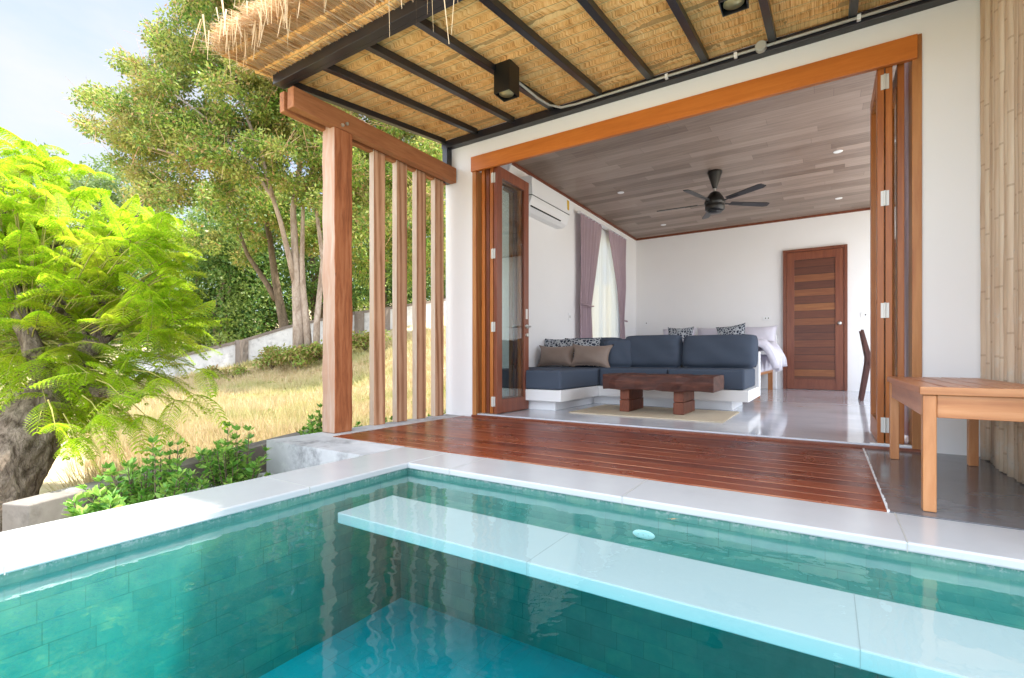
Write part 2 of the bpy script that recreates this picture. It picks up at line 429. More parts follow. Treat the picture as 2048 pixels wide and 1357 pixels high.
m_twig = leaf('reddish_twig', [(.50, .30, .16), (.62, .42, .26), (.40, .26, .14)], .1, .8)
m_lime = leaf('lime_feathery_leaf', [(.20, .38, .02), (.38, .60, .02), (.54, .72, .03), (.30, .52, .02), (.66, .68, .06)], .58, .5, ((.62, .52, .06), 3.0, .45))
m_olive = leaf('olive_leaf', [(.05, .13, .025), (.17, .32, .05), (.38, .46, .08), (.10, .21, .035), (.28, .40, .06), (.50, .52, .15), (.07, .17, .03), (.58, .34, .16)], .42, .4, ((.52, .42, .14), .9, .55))
m_dkgr = leaf('deep_green_leaf', [(.04, .12, .02), (.12, .24, .05), (.28, .36, .09), (.07, .16, .03)], .4, .4, ((.30, .36, .08), .45, .75))
m_pale = leaf('pale_green_leaf', [(.10, .17, .05), (.16, .24, .07), (.22, .28, .10)], .4, .5)
m_shrub = leaf('glossy_shrub_leaf', [(.09, .26, .04), (.18, .40, .06), (.36, .52, .10), (.12, .32, .05)], .3, .3)
m_grass = leaf('dry_grass_blade', [(.56, .42, .23), (.66, .52, .31), (.52, .39, .21), (.46, .42, .17), (.70, .58, .40)], .3, .7, ((.36, .40, .12), .45, .5))
m_weed = leaf('weedy_leaf', [(.16, .26, .04), (.28, .38, .06), (.36, .22, .10), (.42, .42, .12)], .35, .5)


def ground_fn(g):
    n = g.noise(g.obj(), .5, 8, .65); n2 = g.noise(g.obj(), 9, 5)
    c = g.ramp(g.m('ADD', g.m('MULTIPLY', n, .6), g.m('MULTIPLY', n2, .4)), [(.3, (.34, .27, .15)), (.5, (.52, .42, .26)), (.7, (.64, .55, .37))])
    g.out(P(g, c, .95, .1, g.bump(n2, .6, .03)))
m_ground = M('dry_grass_ground', ground_fn)


def thatch_fn(g):
    o = g.obj(); x, y, z = xyz(g)
    n = g.noise(g.map(o, (45, 1.6, 0)), 2.2, 4, .6); n2 = g.noise(g.map(o, (90, 3.5, 0)), 2, 3, .6)
    bl = g.noise(g.map(o, (3.1, 9, 0)), 1.8, 5, .7)
    rw = g.m('FRACT', g.m('ADD', g.m('DIVIDE', y, .093), g.m('MULTIPLY', g.noise(g.map(o, (1.2, .2, 1)), 3.5, 3), .35)))
    f = g.m('ADD', g.m('ADD', g.m('MULTIPLY', n, .35), g.m('MULTIPLY', n2, .46)), g.m('MULTIPLY', bl, .28))
    c = g.ramp(f, [(.40, (.20, .075, .02)), (.48, (.60, .28, .085)), (.56, (.84, .46, .17)), (.68, (.92, .64, .32))])
    c = g.mix(g.rng(rw, .08, .34, .6, 0), c, (.80, .60, .30)); c = g.mix(g.m('MULTIPLY', g.m('LESS_THAN', rw, .08), .6), c, (.22, .10, .03))  # pale binding strips; dark row edges are the gap's shadow painted in
    g.out(P(g, c, .8, .2, g.bump(g.m('ADD', n2, n), .7, .008)))
m_thatch = M('woven_straw_thatch', thatch_fn)
m_straw = leaf('loose_straw', [(.46, .22, .08), (.62, .38, .18), (.70, .50, .30), (.54, .30, .12), (.74, .60, .44)], .2, .6)


m_tip = leaf('bleached_straw_tip', [(.66, .48, .28), (.78, .62, .40), (.60, .38, .19), (.82, .70, .50)], .25, .6)  # paler straw for the eave ends and the hanging strands


def bamboo_fn(g):
    oi = g('ShaderNodeObjectInfo').outputs['Random']; x, y, z = xyz(g)
    n = g.noise(g.map(g.obj(), (14, 14, 1.1)), 2.5, 5, .6); s = g.noise(g.obj(), 11, 5, .7)
    nd = g.m('FRACT', g.m('ADD', g.m('DIVIDE', z, .34), g.m('MULTIPLY', oi, 5.)))
    ring = g.m('LESS_THAN', nd, .03)
    c = g.ramp(g.m('ADD', g.m('MULTIPLY', n, .6), g.m('MULTIPLY', oi, .35)), [(.2, (.34, .23, .15)), (.5, (.50, .37, .26)), (.75, (.60, .50, .38))])
    c = g.mix(g.m('MULTIPLY', ring, .35), c, (.16, .09, .045)); c = g.mix(g.rng(s, .66, .74, 0, .7), c, (.09, .05, .03))
    c = g.mix(g.rng(g.m('SUBTRACT', s, g.m('MULTIPLY', z, .1)), .5, .62, 0, .4), c, (.50, .50, .46))
    g.out(P(g, c, .5, .35, g.bump(g.m('ADD', n, g.m('MULTIPLY', ring, .6)), .25, .004)))
m_bamboo = M('pale_bamboo', bamboo_fn)


def panel_fn(g):
    x, y, z = xyz(g); rw = g.m('FLOOR', g.m('DIVIDE', z, .1195)); r = g('ShaderNodeTexWhiteNoise', {'noise_dimensions': '1D'}, W=g.m('ADD', rw, 4.)).outputs[0]
    n = g.noise(g.map(g('ShaderNodeCombineXYZ', X=x, Y=g.m('MULTIPLY', rw, 3.1), Z=z).outputs[0], (1.4, 1, 16)), 2.4, 6, .6, .8)
    c = g.ramp(g.m('ADD', g.m('MULTIPLY', g.m('POWER', r, 2.0), .5), g.m('MULTIPLY', n, .42)), [(.12, (.07, .02, .012)), (.42, (.14, .04, .018)), (.66, (.24, .085, .028)), (.9, (.40, .19, .06))])
    fr = g.m('FRACT', g.m('DIVIDE', z, .1195)); c = g.mix(g.m('MULTIPLY', g.m('LESS_THAN', fr, .07), .8), c, (.02, .008, .005))
    g.out(P(g, c, .4, .45, g.bump(g.m('LESS_THAN', fr, .07), -.4, .004)))
m_panel = M('mixed_board_door_panel', panel_fn)

# ---------------------------------------------------------------- ground and terrain
def gz(x, y):
    t = np.asarray(y, float) - 7.6; s = .31 * np.where(t > 20, t, np.log1p(np.exp(np.clip(t * 1.1, -30, 25))) / 1.1)
    s = np.where(t > 20, s, s)
    far = np.hypot(np.asarray(x, float), np.asarray(y, float))
    return -.44 + np.minimum(s, 4.5) - .0 * far


def grid_sheet(name, xs, ys, hf, mt, **k):
    X, Y = np.meshgrid(xs, ys); Z = hf(X, Y); V = np.stack([X, Y, Z], -1).reshape(-1, 3); nx = len(xs)
    i = np.arange((len(xs) - 1) * (len(ys) - 1)); r, c = i // (nx - 1), i % (nx - 1); a = r * nx + c
    return np_mesh(name, V, np.stack([a, a + 1, a + nx + 1, a + nx], 1), mt, **k)


def gh(X, Y):
    Z = gz(X, Y) + .03 * np.sin(X * 1.7 + Y) * np.cos(Y * 1.3)
    inside = (X > -3.3) & (X < 14) & (Y > -9) & (Y < 11)
    return np.where(inside, -1.3, Z)
xs = np.unique(np.concatenate([np.linspace(-400, -40, 12), np.linspace(-40, 16, 141), np.linspace(20, 400, 12)]))
ys = np.unique(np.concatenate([np.linspace(-400, -12, 12), np.linspace(-12, 40, 131), np.linspace(45, 400, 12)]))
tag(grid_sheet('ground', xs, ys, gh, m_ground, smooth=True), kind='structure')

# terrace slab (concrete) - butted round deck and pool
PX0, PY0 = -1.87, 1.89                    # pool corner
PX1, PYn = 7.0, -.30
CO = .325                                 # coping width on the left
b = MB(); b.box((-3.15, 2.2, -.5), (-2.9, 3.685, 0)).box((-3.15, 1.873, -.5), (-PX0 * 0 - 2.2, 2.2, 0))
b.box((-2.9, 2.2, -.5), (8, 3.685, -.03)); b.box((.185, 2.2, -.03), (8, 3.685, -.001))
blk = b.build('terrace', m_block); tag(blk, kind='structure')
b = MB(); b.box((.187, 2.2, -.02), (8, 3.684, .003)); tag(b.build('terrace_floor', m_terr), kind='structure')
b = MB(); b.box((-3.16, 1.3, -.6), (-2.2, 1.872, -.215)); tag(b.build('step', m_block), kind='structure')

# deck boards
b = MB(); y = 2.2
w = (3.64 - 2.2) / 13
for i in range(13): b.box((-2.895, y + .002, -.028), (.18, y + w - .0025, .004 + random.uniform(-.0008, .0008))); y += w
tag(b.build('deck', m_deck, bev=.0015), kind='structure')
b = MB()
for i in range(60): yy = 2.2 + 1.44 * i / 60; b.box((.180, yy, -.02), (.184 + random.uniform(0, .005), yy + .022, .0055))
tag(b.build('deck_edge_mortar', m_white2), kind='structure')

# pool
b = MB(); CT = .03
b.box((PX0 - .33, PYn - .35, -CT), (PX0 + .02, PY0 + .31, 0)); b.box((PX0 + .02, PY0 - .02, -CT), (PX1 + .35, PY0 + .31, 0))
b.box((PX1 - .02, PYn - .35, -CT), (PX1 + .35, PY0 - .02, 0)); b.box((PX0 + .02, PYn - .35, -CT), (PX1 - .02, PYn, 0))
tag(b.build('pool_edge', m_cope, bev=.006), kind='structure')
b = MB()
for x in np.arange(-1.57, PX1, .885): b.box((x, PY0 - .021, -.0305), (x + .003, PY0 + .309, .0007))
for y in np.arange(PY0 - .6, PYn, -.92): b.box((PX0 - .329, y, -.0305), (PX0 + .021, y + .003, .0007))
tag(b.build('pool_edge_joints', m_pvc), kind='structure')
b = MB(); b.box((PX0 - .33, -9.0, -.5), (12, PYn - .352, -.004)); b.box((PX1 + .352, PYn - .35, -.5), (12, 2.19, -.004)); b.box((8.002, 2.192, -.5), (12, 3.68, -.004)).box((1.905, 3.69, -.5), (12, 10.5, -.03))
tag(b.build('bounce_paving', conc('pale_stone_paving', (.68, .66, .61), (.78, .76, .71), .6, .3, 2., 0, .05)), kind='structure')  # unseen pale ground added to bounce sunlight under the thatch and indoors
PB = -.70
b = MB(); b.box((PX0 - .25, PYn, -1.2), (PX0, PY0 + .25, -CT)).box((PX0, PY0, -1.2), (PX1, PY0 + .25, -CT)).box((PX1, PYn, -1.2), (PX1 + .25, PY0 + .25, -CT)).box((PX0, PYn - .25, -1.2), (PX1, PYn, -CT))
b.box((PX0, 1.84, -1.2), (PX1, PY0, -.20))
tag(b.build('pool_wall', m_tile), kind='structure')
b = MB(); b.box((PX0 + .12, 1.63, -.20), (PX1, PY0, -.16)); tag(b.build('pool_ledge', m_ledge), kind='structure')
b = MB(); b.box((PX0, PYn, PB - .3), (PX1, 1.84, PB))
tag(b.build('pool_floor', m_tilef), kind='structure')
ZW = -.05
b = MB(); b.box((PX0 - .003, PYn - .003, PB - .05), (PX1 + .003, PY0 + .003, ZW)); tag(b.build('pool_water', m_water), kind='structure')
b = MB(); b.box((-1.70, 1.315, -.132), (PX1 - .3, 1.62, -.088))
m_kerbl = M('pale_grout', lambda g: g.out(P(g, (.40, .41, .42), .7, .2)))
pb = b.build('pool_bench', m_slab, bev=.004); tag(pb, 'long white stone slab bench just under the water of the pool', 'pool bench')
for x in (-.79, .06, .9): b = MB(); b.box((x, 1.3146, -.1324), (x + .0018, 1.6204, -.0874)); b.build('slab_joint', m_kerbl, pb)
b = MB(); T = Matrix.Translation((-.602, 1.886, -.146)) @ Matrix.Rotation(R(90), 4, 'X')
t = thing('pool_light', (-.602, 1.888, -.17), 'round white pool fitting set low in the green tiled wall under water', 'pool light')
b = MB(); b.lathe([(.044, 0), (.044, .002), (.040, .004), (.02, .005)], 28); b.v = [(p[0] - .602, 1.8885 - p[2], p[1] * .40 - .139) for p in b.v]; b.build('cover', m_white2, t, True)
b = MB()
for k in range(3): b.lathe([(.003, 0), (.003, .001)], 8, (-.02 + .02 * k, 0, .0052))
b.v = [(p[0] - .602, 1.8885 - p[2], p[1] * .40 - .139) for p in b.v]; b.build('screw', m_pvc, t)
# dead leaf floating
V, Q = leafq(np.array([[-.50, 1.835, -.044], [-.485, 1.84, -.043]]), np.array([[1, .2, .1], [.6, -.5, .2]]), np.array([[0, .2, 1.], [0, -.3, 1]]), np.array([.05, .03]), np.array([.02, .015]))
tag(np_mesh('fallen_leaf', V, Q, m_straw), 'small dry tan leaf stuck at the waterline below the coping', 'leaf')

# ---------------------------------------------------------------- house
H = thing('villa', (-1.4, 3.69, 0), 'white single storey villa with wide opened timber folding doors', 'house')
YF, YI = 3.687, 3.85
XL, XR, YB, ZC = S(-3.32, 0, 0)[0], 1.6, S(0, 9.907, 0)[1], S(0, 0, 3.0)[2]
b = MB(); b.box((-3.13, YF, -.5), (-2.80, YI, 3.25)).box((-2.80, YF, 2.425), (.462, YI, 3.25)).box((.462, YF, -.5), (1.9, YI, 3.25))
b.build('front_wall', m_white, H)
wy0, wy1, wz0, wz1 = S(0, 7.5, 0)[1], S(0, 8.85, 0)[1], .55, S(0, 0, 2.72)[2]
b = MB(); b.box((XL - .12, YI, -.5), (XL, wy0, 3.25)).box((XL - .12, wy1, -.5), (XL, YB, 3.25)).box((XL - .12, wy0, wz1), (XL, wy1, 3.25)).box((XL - .12, wy0, -.5), (XL, wy1, wz0))
b.build('side_wall', m_white, H)
b = MB(); b.box((XL - .12, YB, -.5), (XR + .1, YB + .15, 3.25)); b.build('back_wall', m_white, H)
b = MB(); b.box((XR, YI, -.5), (XR + .12, 3.95, 3.25)).box((XR, 9.2, -.5), (XR + .12, YB, 3.25)).box((XR, 3.95, 2.8), (XR + .12, 9.2, 3.25)); b.build('side_wall', m_white, H)  # unseen wall, its wide opening added to let more light into the room
b = MB(); b.box((XL, YI, ZC), (XR, YB, ZC + .05)); b.build('ceiling', m_ceil, H)
b = MB(); b.box((XL - .12, YF, 3.25), (XR + .12, YB + .15, 3.4)); b.build('flat_roof', m_kerb, H)
b = MB(); b.box((XL, YI - .02, -.4), (XR, YB, FZ)).box((-2.80, 3.692, -.4), (.462, YI - .02, FZ)); b.build('room_floor', m_room, H)
b = MB(); b.box((XL, YB - .02, ZC - .035), (XR, YB, ZC)).box((XL, YI, ZC - .035), (XL + .02, YB - .02, ZC)); b.build('ceiling_trim', m_door, H)
b = MB(); b.box((-2.80, 3.655, -.02), (.46, 3.690, .018)); b.build('sill', m_door, H, bev=.003)
b = MB(); b.box((-2.805, 3.655, 2.288), (.44, 3.686, 2.425)).box((-2.80, 3.688, 2.34), (.44, 3.80, 2.423)); b.build('header_beam', m_header, H, bev=.002)
b = MB(); b.box((-2.80, 3.672, FZ - .02), (-2.757, 3.80, 2.30)); b.build('door_jamb', m_jamb, H, bev=.002)
b = MB(); b.box((.418, 3.678, FZ - .02), (.4625, 3.84, 2.432)); b.build('door_jamb', m_jamb, H, bev=.002)


def leafdoor(x, y0, y1, mt, th=.036, hinge=0, handle=False, glass=True, lab=None):
    z0, z1 = FZ + .006, 2.325; st = .085; x0, x1 = x - th / 2, x + th / 2
    b = MB(); b.box((x0, y0, z0), (x1, y0 + st, z1)).box((x0, y1 - st, z0), (x1, y1, z1)).box((x0, y0 + st, z1 - .10), (x1, y1 - st, z1)).box((x0, y0 + st, z0), (x1, y1 - st, z0 + .13))
    d = b.build('folding_door', mt, H, bev=.003)
    if lab: d['label'] = lab
    g_ = MB(); g_.box((x - .003, y0 + st, z0 + .13), (x + .003, y1 - st, z1 - .10)); g_.build('glass_pane', m_glass, d)
    if hinge:
        for z in (.145, .835, 1.51, 2.21):
            h = MB(); xx = x + hinge * (th / 2 + .004)
            h.box((min(x, xx) if hinge > 0 else xx, y0 - .004, z - .045), (max(x, xx), y0 - .0005, z + .045)); h.tube([(xx, y0 - .006, z - .046), (xx, y0 - .006, z + .046)], .005, 8)
            h.build('hinge', m_hinge, d)
    if handle:
        yy = y1 - .045
        for s in (1, -1):
            xs_ = x + s * th / 2
            h = MB(); h.box((xs_, yy - .016, .94), (xs_ + s * .005, yy + .016, 1.04)); h.build('lock_plate', m_chrome, d)
            h = MB(); h.tube([(xs_, yy, .865), (xs_ + s * .012, yy, .865), (xs_ + s * .013, yy, .865), (xs_ + s * .05, yy, .865), (xs_ + s * .056, yy - .014, .865), (xs_ + s * .056, yy - .11, .862)], [.02, .02, .009, .009, .008, .007], 10); h.build('handle', m_chrome, d)
            h = MB(); h.tube([(xs_, yy, .78), (xs_ + s * .016, yy, .78)], [.02, .018], 12); h.build('key_cylinder', m_chrome, d)
    return d


leafdoor(-2.570, 3.72, 4.29, m_door, .038, -1, True, lab='innermost left door leaf with lever handle')
leafdoor(-2.612, 3.715, 4.28, m_hv, .036, 1)
leafdoor(-2.672, 3.74, 4.29, m_door, .036)
leafdoor(-2.714, 3.725, 4.28, m_hv, .036)
leafdoor(.272, 3.70, 4.27, m_hv, .034, 1)
leafdoor(.312, 3.70, 4.26, m_hv, .034, -1)
leafdoor(.371, 3.73, 4.26, m_hv, .034)
for xa, xb in ((-2.75, -2.56), (.22, .42)): b = MB(); b.box((xa, 3.70, FZ - .002), (xb, 3.74, FZ + .006)); b.build('door_track', m_chrome, H)

# interior door (thing's parts below the villa)
x0, x1, zt = S(-.655, 0, 0)[0], S(.284, 0, 0)[0], S(0, 0, 2.435)[2]; yb = YB
b = MB(); fw = .045; b.box((x0, yb - .05, FZ), (x0 + fw, yb - .001, zt)).box((x1 - fw, yb - .05, FZ), (x1, yb - .001, zt)).box((x0 + fw, yb - .05, zt - fw), (x1 - fw, yb - .001, zt))
dr = b.build('interior_door', m_door, H, bev=.003); dr['label'] = 'tall dark red door of mixed timber boards in the back wall'
st = .115; a0, a1, zz = x0 + fw + .003, x1 - fw - .003, zt - fw - .004
b = MB(); b.box((a0, yb - .04, FZ + .005), (a0 + st, yb - .004, zz)).box((a1 - st, yb - .04, FZ + .005), (a1, yb - .004, zz)).box((a0 + st, yb - .04, FZ + .005), (a1 - st, yb - .004, FZ + .17)).box((a0 + st, yb - .04, zz - .13), (a1 - st, yb - .004, zz))
b.build('door_leaf', m_door, dr, bev=.003)
b = MB(); b.box((a0 + st, yb - .028, FZ + .17), (a1 - st, yb - .006, zz - .13)); b.build('door_panel', m_panel, dr)
b = MB(); b.lathe([(.03, 0), (.03, .006), (.012, .01), (.012, .03), (.028, .045), (.026, .062), (.01, .07)], 18)
b.v = [(p[0] + a1 - .055, yb - .04 - p[2], p[1] + 1.10) for p in b.v]; b.build('knob', m_chrome, dr, True)

# window in the side wall
b = MB(); xw = XL - .08
for (ya, yb2, za, zb) in ((wy0, wy0 + .06, wz0, wz1), (wy1 - .06, wy1, wz0, wz1), (wy0 + .06, wy1 - .06, wz0, wz0 + .06), (wy0 + .06, wy1 - .06, wz1 - .06, wz1), ((wy0 + wy1) / 2 - .03, (wy0 + wy1) / 2 + .03, wz0 + .06, wz1 - .06)):
    b.box((xw, ya, za), (xw + .05, yb2, zb))
wn = b.build('window', m_white2, H, bev=.003); b = MB(); b.box((xw + .02, wy0 + .06, wz0 + .06), (xw + .026, wy1 - .06, wz1 - .06)); b.build('window_pane', m_glass, wn)

# curtains
def curtain(axis, fix, prof, folds, amp, mt, nz=40, seed=0):
    "prof: list of (z, a, b) edges; axis 0 = hangs along x, 1 = along y"
    rr = random.Random(seed); na = folds * 8; prof = sorted(prof); zs = np.linspace(prof[0][0], prof[-1][0], nz)
    A = np.interp(zs, [p[0] for p in prof], [p[1] for p in prof]); B = np.interp(zs, [p[0] for p in prof], [p[2] for p in prof])
    t = np.linspace(0, 1, na); ph = np.cumsum(np.array([rr.uniform(.6, 1.4) for _ in range(na)])); ph = ph / ph[-1] * folds * 2 * math.pi
    V = []
    w0 = max(B - A)
    for i, z in enumerate(zs):
        w = B[i] - A[i]; am = amp * (1.15 - .55 * w / w0)
        p = A[i] + t * w; o_ = fix + am * (np.sin(ph) + .3 * np.sin(ph * 2.3 + z * 2))
        V.append(np.stack([p, o_, np.full(na, z)], 1) if axis == 0 else np.stack([o_, p, np.full(na, z)], 1))
    V = np.concatenate(V); i = np.arange((na - 1) * (nz - 1)); r, c = i // (na - 1), i % (na - 1); a = r * na + c
    return V, np.stack([a, a + 1, a + na + 1, a + na], 1)


def mkcurtain(name, label, axis, fix, prof, folds, amp, mt, tie=None, group=None, seed=0):
    t = thing(name, (prof[0][1] if axis == 0 else fix, fix if axis == 0 else prof[0][1], prof[0][0]), label, 'curtain', group)
    V, Q = curtain(axis, fix, prof, folds, amp, mt, seed=seed)
    o = np_mesh('drape', V, Q, mt, t, smooth=True)
    if tie:
        z, a, b_ = tie; bb = MB(); pts = []
        for k in range(13):
            s = k / 12; q = a + (b_ - a) * s; off = .055 * math.sin(math.pi * s) + .03
            pts.append((fix + off, q, z + .05 * abs(s - .5)))
        bb.tube(pts, .012, 6); bb.build('tieback', mt, t, True)
    return t


xc = XL + .09
yA0, yA1, yB0, yB1 = [S(0, q, 0)[1] for q in (6.98, 7.85, 8.12, 9.06)]
zt_, z1_, z2_ = S(0, 0, 2.80)[2], S(0, 0, 1.36)[2], S(0, 0, 1.22)[2]
mkcurtain('curtain', 'mauve curtain tied back on the left side of the window', 1, xc, [(zt_ - 2.6, yA0 + .02, yA1 - .32), (z1_ - .15, yA0 + .0, yA1 - .40), (z1_, yA0 + .0, yA1 - .42), (z1_ + .5, yA0 + .02, yA1 - .24), (zt_ - .1, yA0, yA1), (zt_, yA0, yA1)], 7, .022, m_mauve, (z1_, yA0 - .02, yA1 - .40), 'mauve curtains at the window', 1)
mkcurtain('curtain', 'mauve curtain tied back on the right side of the window', 1, xc, [(zt_ - 2.6, yB1 - .30, yB1 - .05), (z2_ - .1, yB1 - .28, yB1 - .10), (z2_, yB1 - .28, yB1 - .14), (z2_ + .6, yB0 + .42, yB1 - .03), (zt_ - .1, yB0, yB1), (zt_, yB0, yB1)], 7, .022, m_mauve, (z2_, yB1 - .31, yB1 - .10), 'mauve curtains at the window', 2)
mkcurtain('sheer_curtain', 'white sheer curtain glowing in the window between the mauve curtains', 1, XL + .035, [(zt_ - 2.45, yA0 + .25, yB1 - .1), (zt_ - .03, yA0 + .2, yB1 - .08)], 22, .010, m_sheer, None, None, 3)
t = thing('curtain_rail', (XL + .06, yA0, zt_), 'white rail above the window curtains', 'curtain rail')
b = MB(); b.box((XL + .05, yA0 - .03, zt_ - .005), (XL + .12, yB1 + .03, zt_ + .02)); b.build('rail', m_white2, t)
# gathered pair at the folding doors
mkcurtain('sheer_curtain', 'white sheer curtain bunched behind the open left door leaf', 0, 4.0, [(FZ + .02, -3.0, -2.78), (1.0, -3.0, -2.83), (2.0, -3.02, -2.76), (ZC - .03, -3.08, -2.38)], 7, .03, m_sheer, None, 'curtains by the folding doors', 4)
mkcurtain('curtain', 'mauve curtain bunched behind the open left door leaf', 0, 4.12, [(FZ + .02, -3.12, -2.98), (ZC - .03, -3.13, -2.95)], 4, .025, m_mauve, None, 'curtains by the folding doors', 5)
mkcurtain('curtain', 'grey mauve curtain bunched beside the right hand door leaves', 0, 4.05, [(FZ + .02, .42, .60), (ZC - .03, .40, .64)], 5, .03, m_mauve, None, 'curtains by the folding doors', 6)

# ---------------------------------------------------------------- porch roof
PR = thing('porch_roof', (-1.4, 1.95, 2.38), 'straw thatched porch roof on black steel rafters', 'roof')
ZR = lambda y: 2.395 + (y - 1.95) * .125       # underside of the rafters
XE = 3.2
b = MB(); b.box((-3.13, 1.905, 2.384), (XE, 1.955, 2.452)); b.box((-3.13, 1.955, 2.384), (XE, 1.985, 2.392)); b.build('fascia', m_steel, PR, bev=.002)
b = MB(); b.box((-3.13, 3.615, 2.563), (XE, 3.686, 2.628)); b.build('ledger', m_steel, PR, bev=.002)
for x in [-3.095, -2.715, -2.315, -1.915, -1.505, -1.10, -.715, -.30, .13, .55, .97, 1.4]:
    b = MB(); hw = .022; h = .045
    vs = [(x + sx * hw, y, ZR(y) + dz) for y in (1.955, 3.615) for sx in (-1, 1) for dz in (0, h)]
    b.add(vs, [(0, 1, 3, 2), (4, 6, 7, 5), (0, 4, 5, 1), (2, 3, 7, 6), (1, 5, 7, 3), (0, 2, 6, 4)]); b.build('rafter', m_steel, PR, bev=.002)
b = MB(); b.box((-3.115, 3.612, 2.23), (-3.055, 3.682, 2.563)); b.build('bracket', m_steel, PR, bev=.002)
# thatch body: overlapping rows below, thick slab above
nx = 330; rows = 19; xs_ = np.linspace(-3.2, XE, nx); V = []; yy = []
for r in range(rows): yy += [1.60 + r * .113 + .002, 1.60 + (r + 1) * .113 - .002]
yy = np.array(yy)
for j, y in enumerate(yy):
    saw = .0 if j % 2 == 0 else .022
    V.append(np.stack([xs_, y + rng.normal(0, .001, nx) + .006 * np.sin(xs_ * 3.1 + j * .7), ZR(max(y, 1.93)) + .047 + saw + rng.normal(0, .0005, nx) + .003 * np.sin(xs_ * 9 + j)], 1))
V = np.concatenate(V); i = np.arange((nx - 1) * (len(yy) - 1)); r, c = i // (nx - 1), i % (nx - 1); a = r * nx + c
np_mesh('thatch', V, np.stack([a, a + nx, a + nx + 1, a + 1], 1), m_thatch, PR)
b = MB(); b.add([(-3.2, 1.66, ZR(1.93) + .075), (XE, 1.66, ZR(1.93) + .075), (XE, 3.8, ZR(3.8) + .075), (-3.2, 3.8, ZR(3.8) + .075), (-3.2, 1.66, ZR(1.93) + .12), (XE, 1.66, ZR(1.93) + .12), (XE, 3.8, ZR(3.8) + .22), (-3.2, 3.8, ZR(3.8) + .22)],
      [(3, 2, 1, 0), (4, 5, 6, 7), (0, 1, 5, 4), (1, 2, 6, 5), (2, 3, 7, 6), (3, 0, 4, 7)]); b.build('thatch', m_thatch, PR)


def ribbons(P0, Dr, Ln, Wd, n=4, sag=.3, seed=0):
    "curved straw ribbons"
    r = np.random.default_rng(seed); m = len(P0); Dr = nrmz(Dr); side = nrmz(np.cross(Dr, r.normal(size=(m, 3))))
    rings = []
    for k in range(n + 1):
        t = k / n; c = P0 + Dr * (Ln * t)[:, None]; c = c - np.array([0, 0, 1.]) * (sag * Ln * t * t)[:, None] if np.ndim(sag) else c - np.array([0, 0, 1.]) * (sag * Ln * t * t)[:, None]
        w = (Wd * (1 - .75 * t) * .5)[:, None]; rings += [c + side * w, c - side * w]
    V = np.stack(rings, 1).reshape(-1, 3); q = []
    base = np.arange(m)[:, None] * (2 * (n + 1))
    for k in range(n): q.append(base + np.array([2 * k, 2 * k + 1, 2 * k + 3, 2 * k + 2]))
    return V, np.stack(q, 1).reshape(-1, 4)


N = 17000; x = rng.uniform(-3.17, -.6, N); layer = rng.uniform(0, 1, N)
P0 = np.stack([x, rng.uniform(1.70, 1.95, N), ZR(1.93) + .05 + layer * .085], 1)
D = np.stack([rng.normal(-.02, .045, N), -np.ones(N), rng.normal(.02, .03, N) + layer * .10], 1)
tipy = 1.56 + rng.normal(0, .035, N) + layer * .03 + .03 * np.sin(x * 7) + .02 * np.sin(x * 19)
V1, Q1 = ribbons(P0, D, np.maximum(P0[:, 1] - tipy, .05), rng.uniform(.003, .007, N), 2, .06, 1)
NT = 5200; xt = rng.uniform(-3.13, -.6, NT); lt = rng.uniform(0, 1, NT)
PT = np.stack([xt, rng.uniform(1.54, 1.64, NT), ZR(1.93) + .045 + lt * .10], 1); DT = np.stack([rng.normal(0, .25, NT), -np.ones(NT), rng.normal(.05, .28, NT)], 1)
VT, QT = ribbons(PT, DT, rng.uniform(.02, .085, NT), rng.uniform(.003, .0055, NT), 2, .25, 9)
np_mesh('pale_straw_ends', VT, QT, m_tip, PR)
N2 = 2600; P2 = np.stack([rng.uniform(-3.20, XE, N2), rng.uniform(1.6, 1.8, N2), ZR(1.93) + .05 + rng.uniform(0, .1, N2)], 1)
D2 = np.stack([rng.normal(0, .2, N2), -np.ones(N2), rng.normal(0, .1, N2)], 1); V2, Q2 = ribbons(P2, D2, rng.uniform(.1, .22, N2), rng.uniform(.003, .006, N2), 3, .2, 2)
N4 = 2500; P4 = np.stack([np.full(N4, -3.17), rng.uniform(1.7, 3.7, N4), 0 * np.ones(N4)], 1); P4[:, 2] = ZR(P4[:, 1]) + .06 + rng.uniform(0, .12, N4)
D4 = np.stack([-np.ones(N4), rng.normal(-.5, .4, N4), rng.normal(0, .15, N4)], 1); V4, Q4 = ribbons(P4, D4, rng.uniform(.02, .075, N4), rng.uniform(.003, .005, N4), 2, .3, 4)
np_mesh('straw_fringe', np.concatenate([V1, V2, V4]), np.concatenate([Q1, Q2 + len(V1), Q4 + len(V1) + len(V2)]), m_straw, PR)
N3 = 150; xx = np.concatenate([rng.uniform(-3.05, -1.9, 75), rng.normal(-1.42, .10, 26), rng.uniform(-1.9, -.6, 24), rng.uniform(-3.0, -2.3, 25)])
P3 = np.stack([xx, rng.uniform(1.36, 1.62, N3), np.full(N3, 2.46) + rng.uniform(-.02, .04, N3)], 1)
D3 = np.stack([rng.normal(0, .12, N3), rng.normal(-.05, .15, N3), -np.ones(N3)], 1)
V3, Q3 = ribbons(P3, D3, np.concatenate([rng.uniform(.04, .20, 75), rng.uniform(.30, .52, 26), rng.uniform(.10, .34, 24), rng.uniform(.08, .26, 25)]), rng.uniform(.006, .011, N3), 5, .1, 3)
np_mesh('hanging_straw', V3, Q3, m_tip, PR)

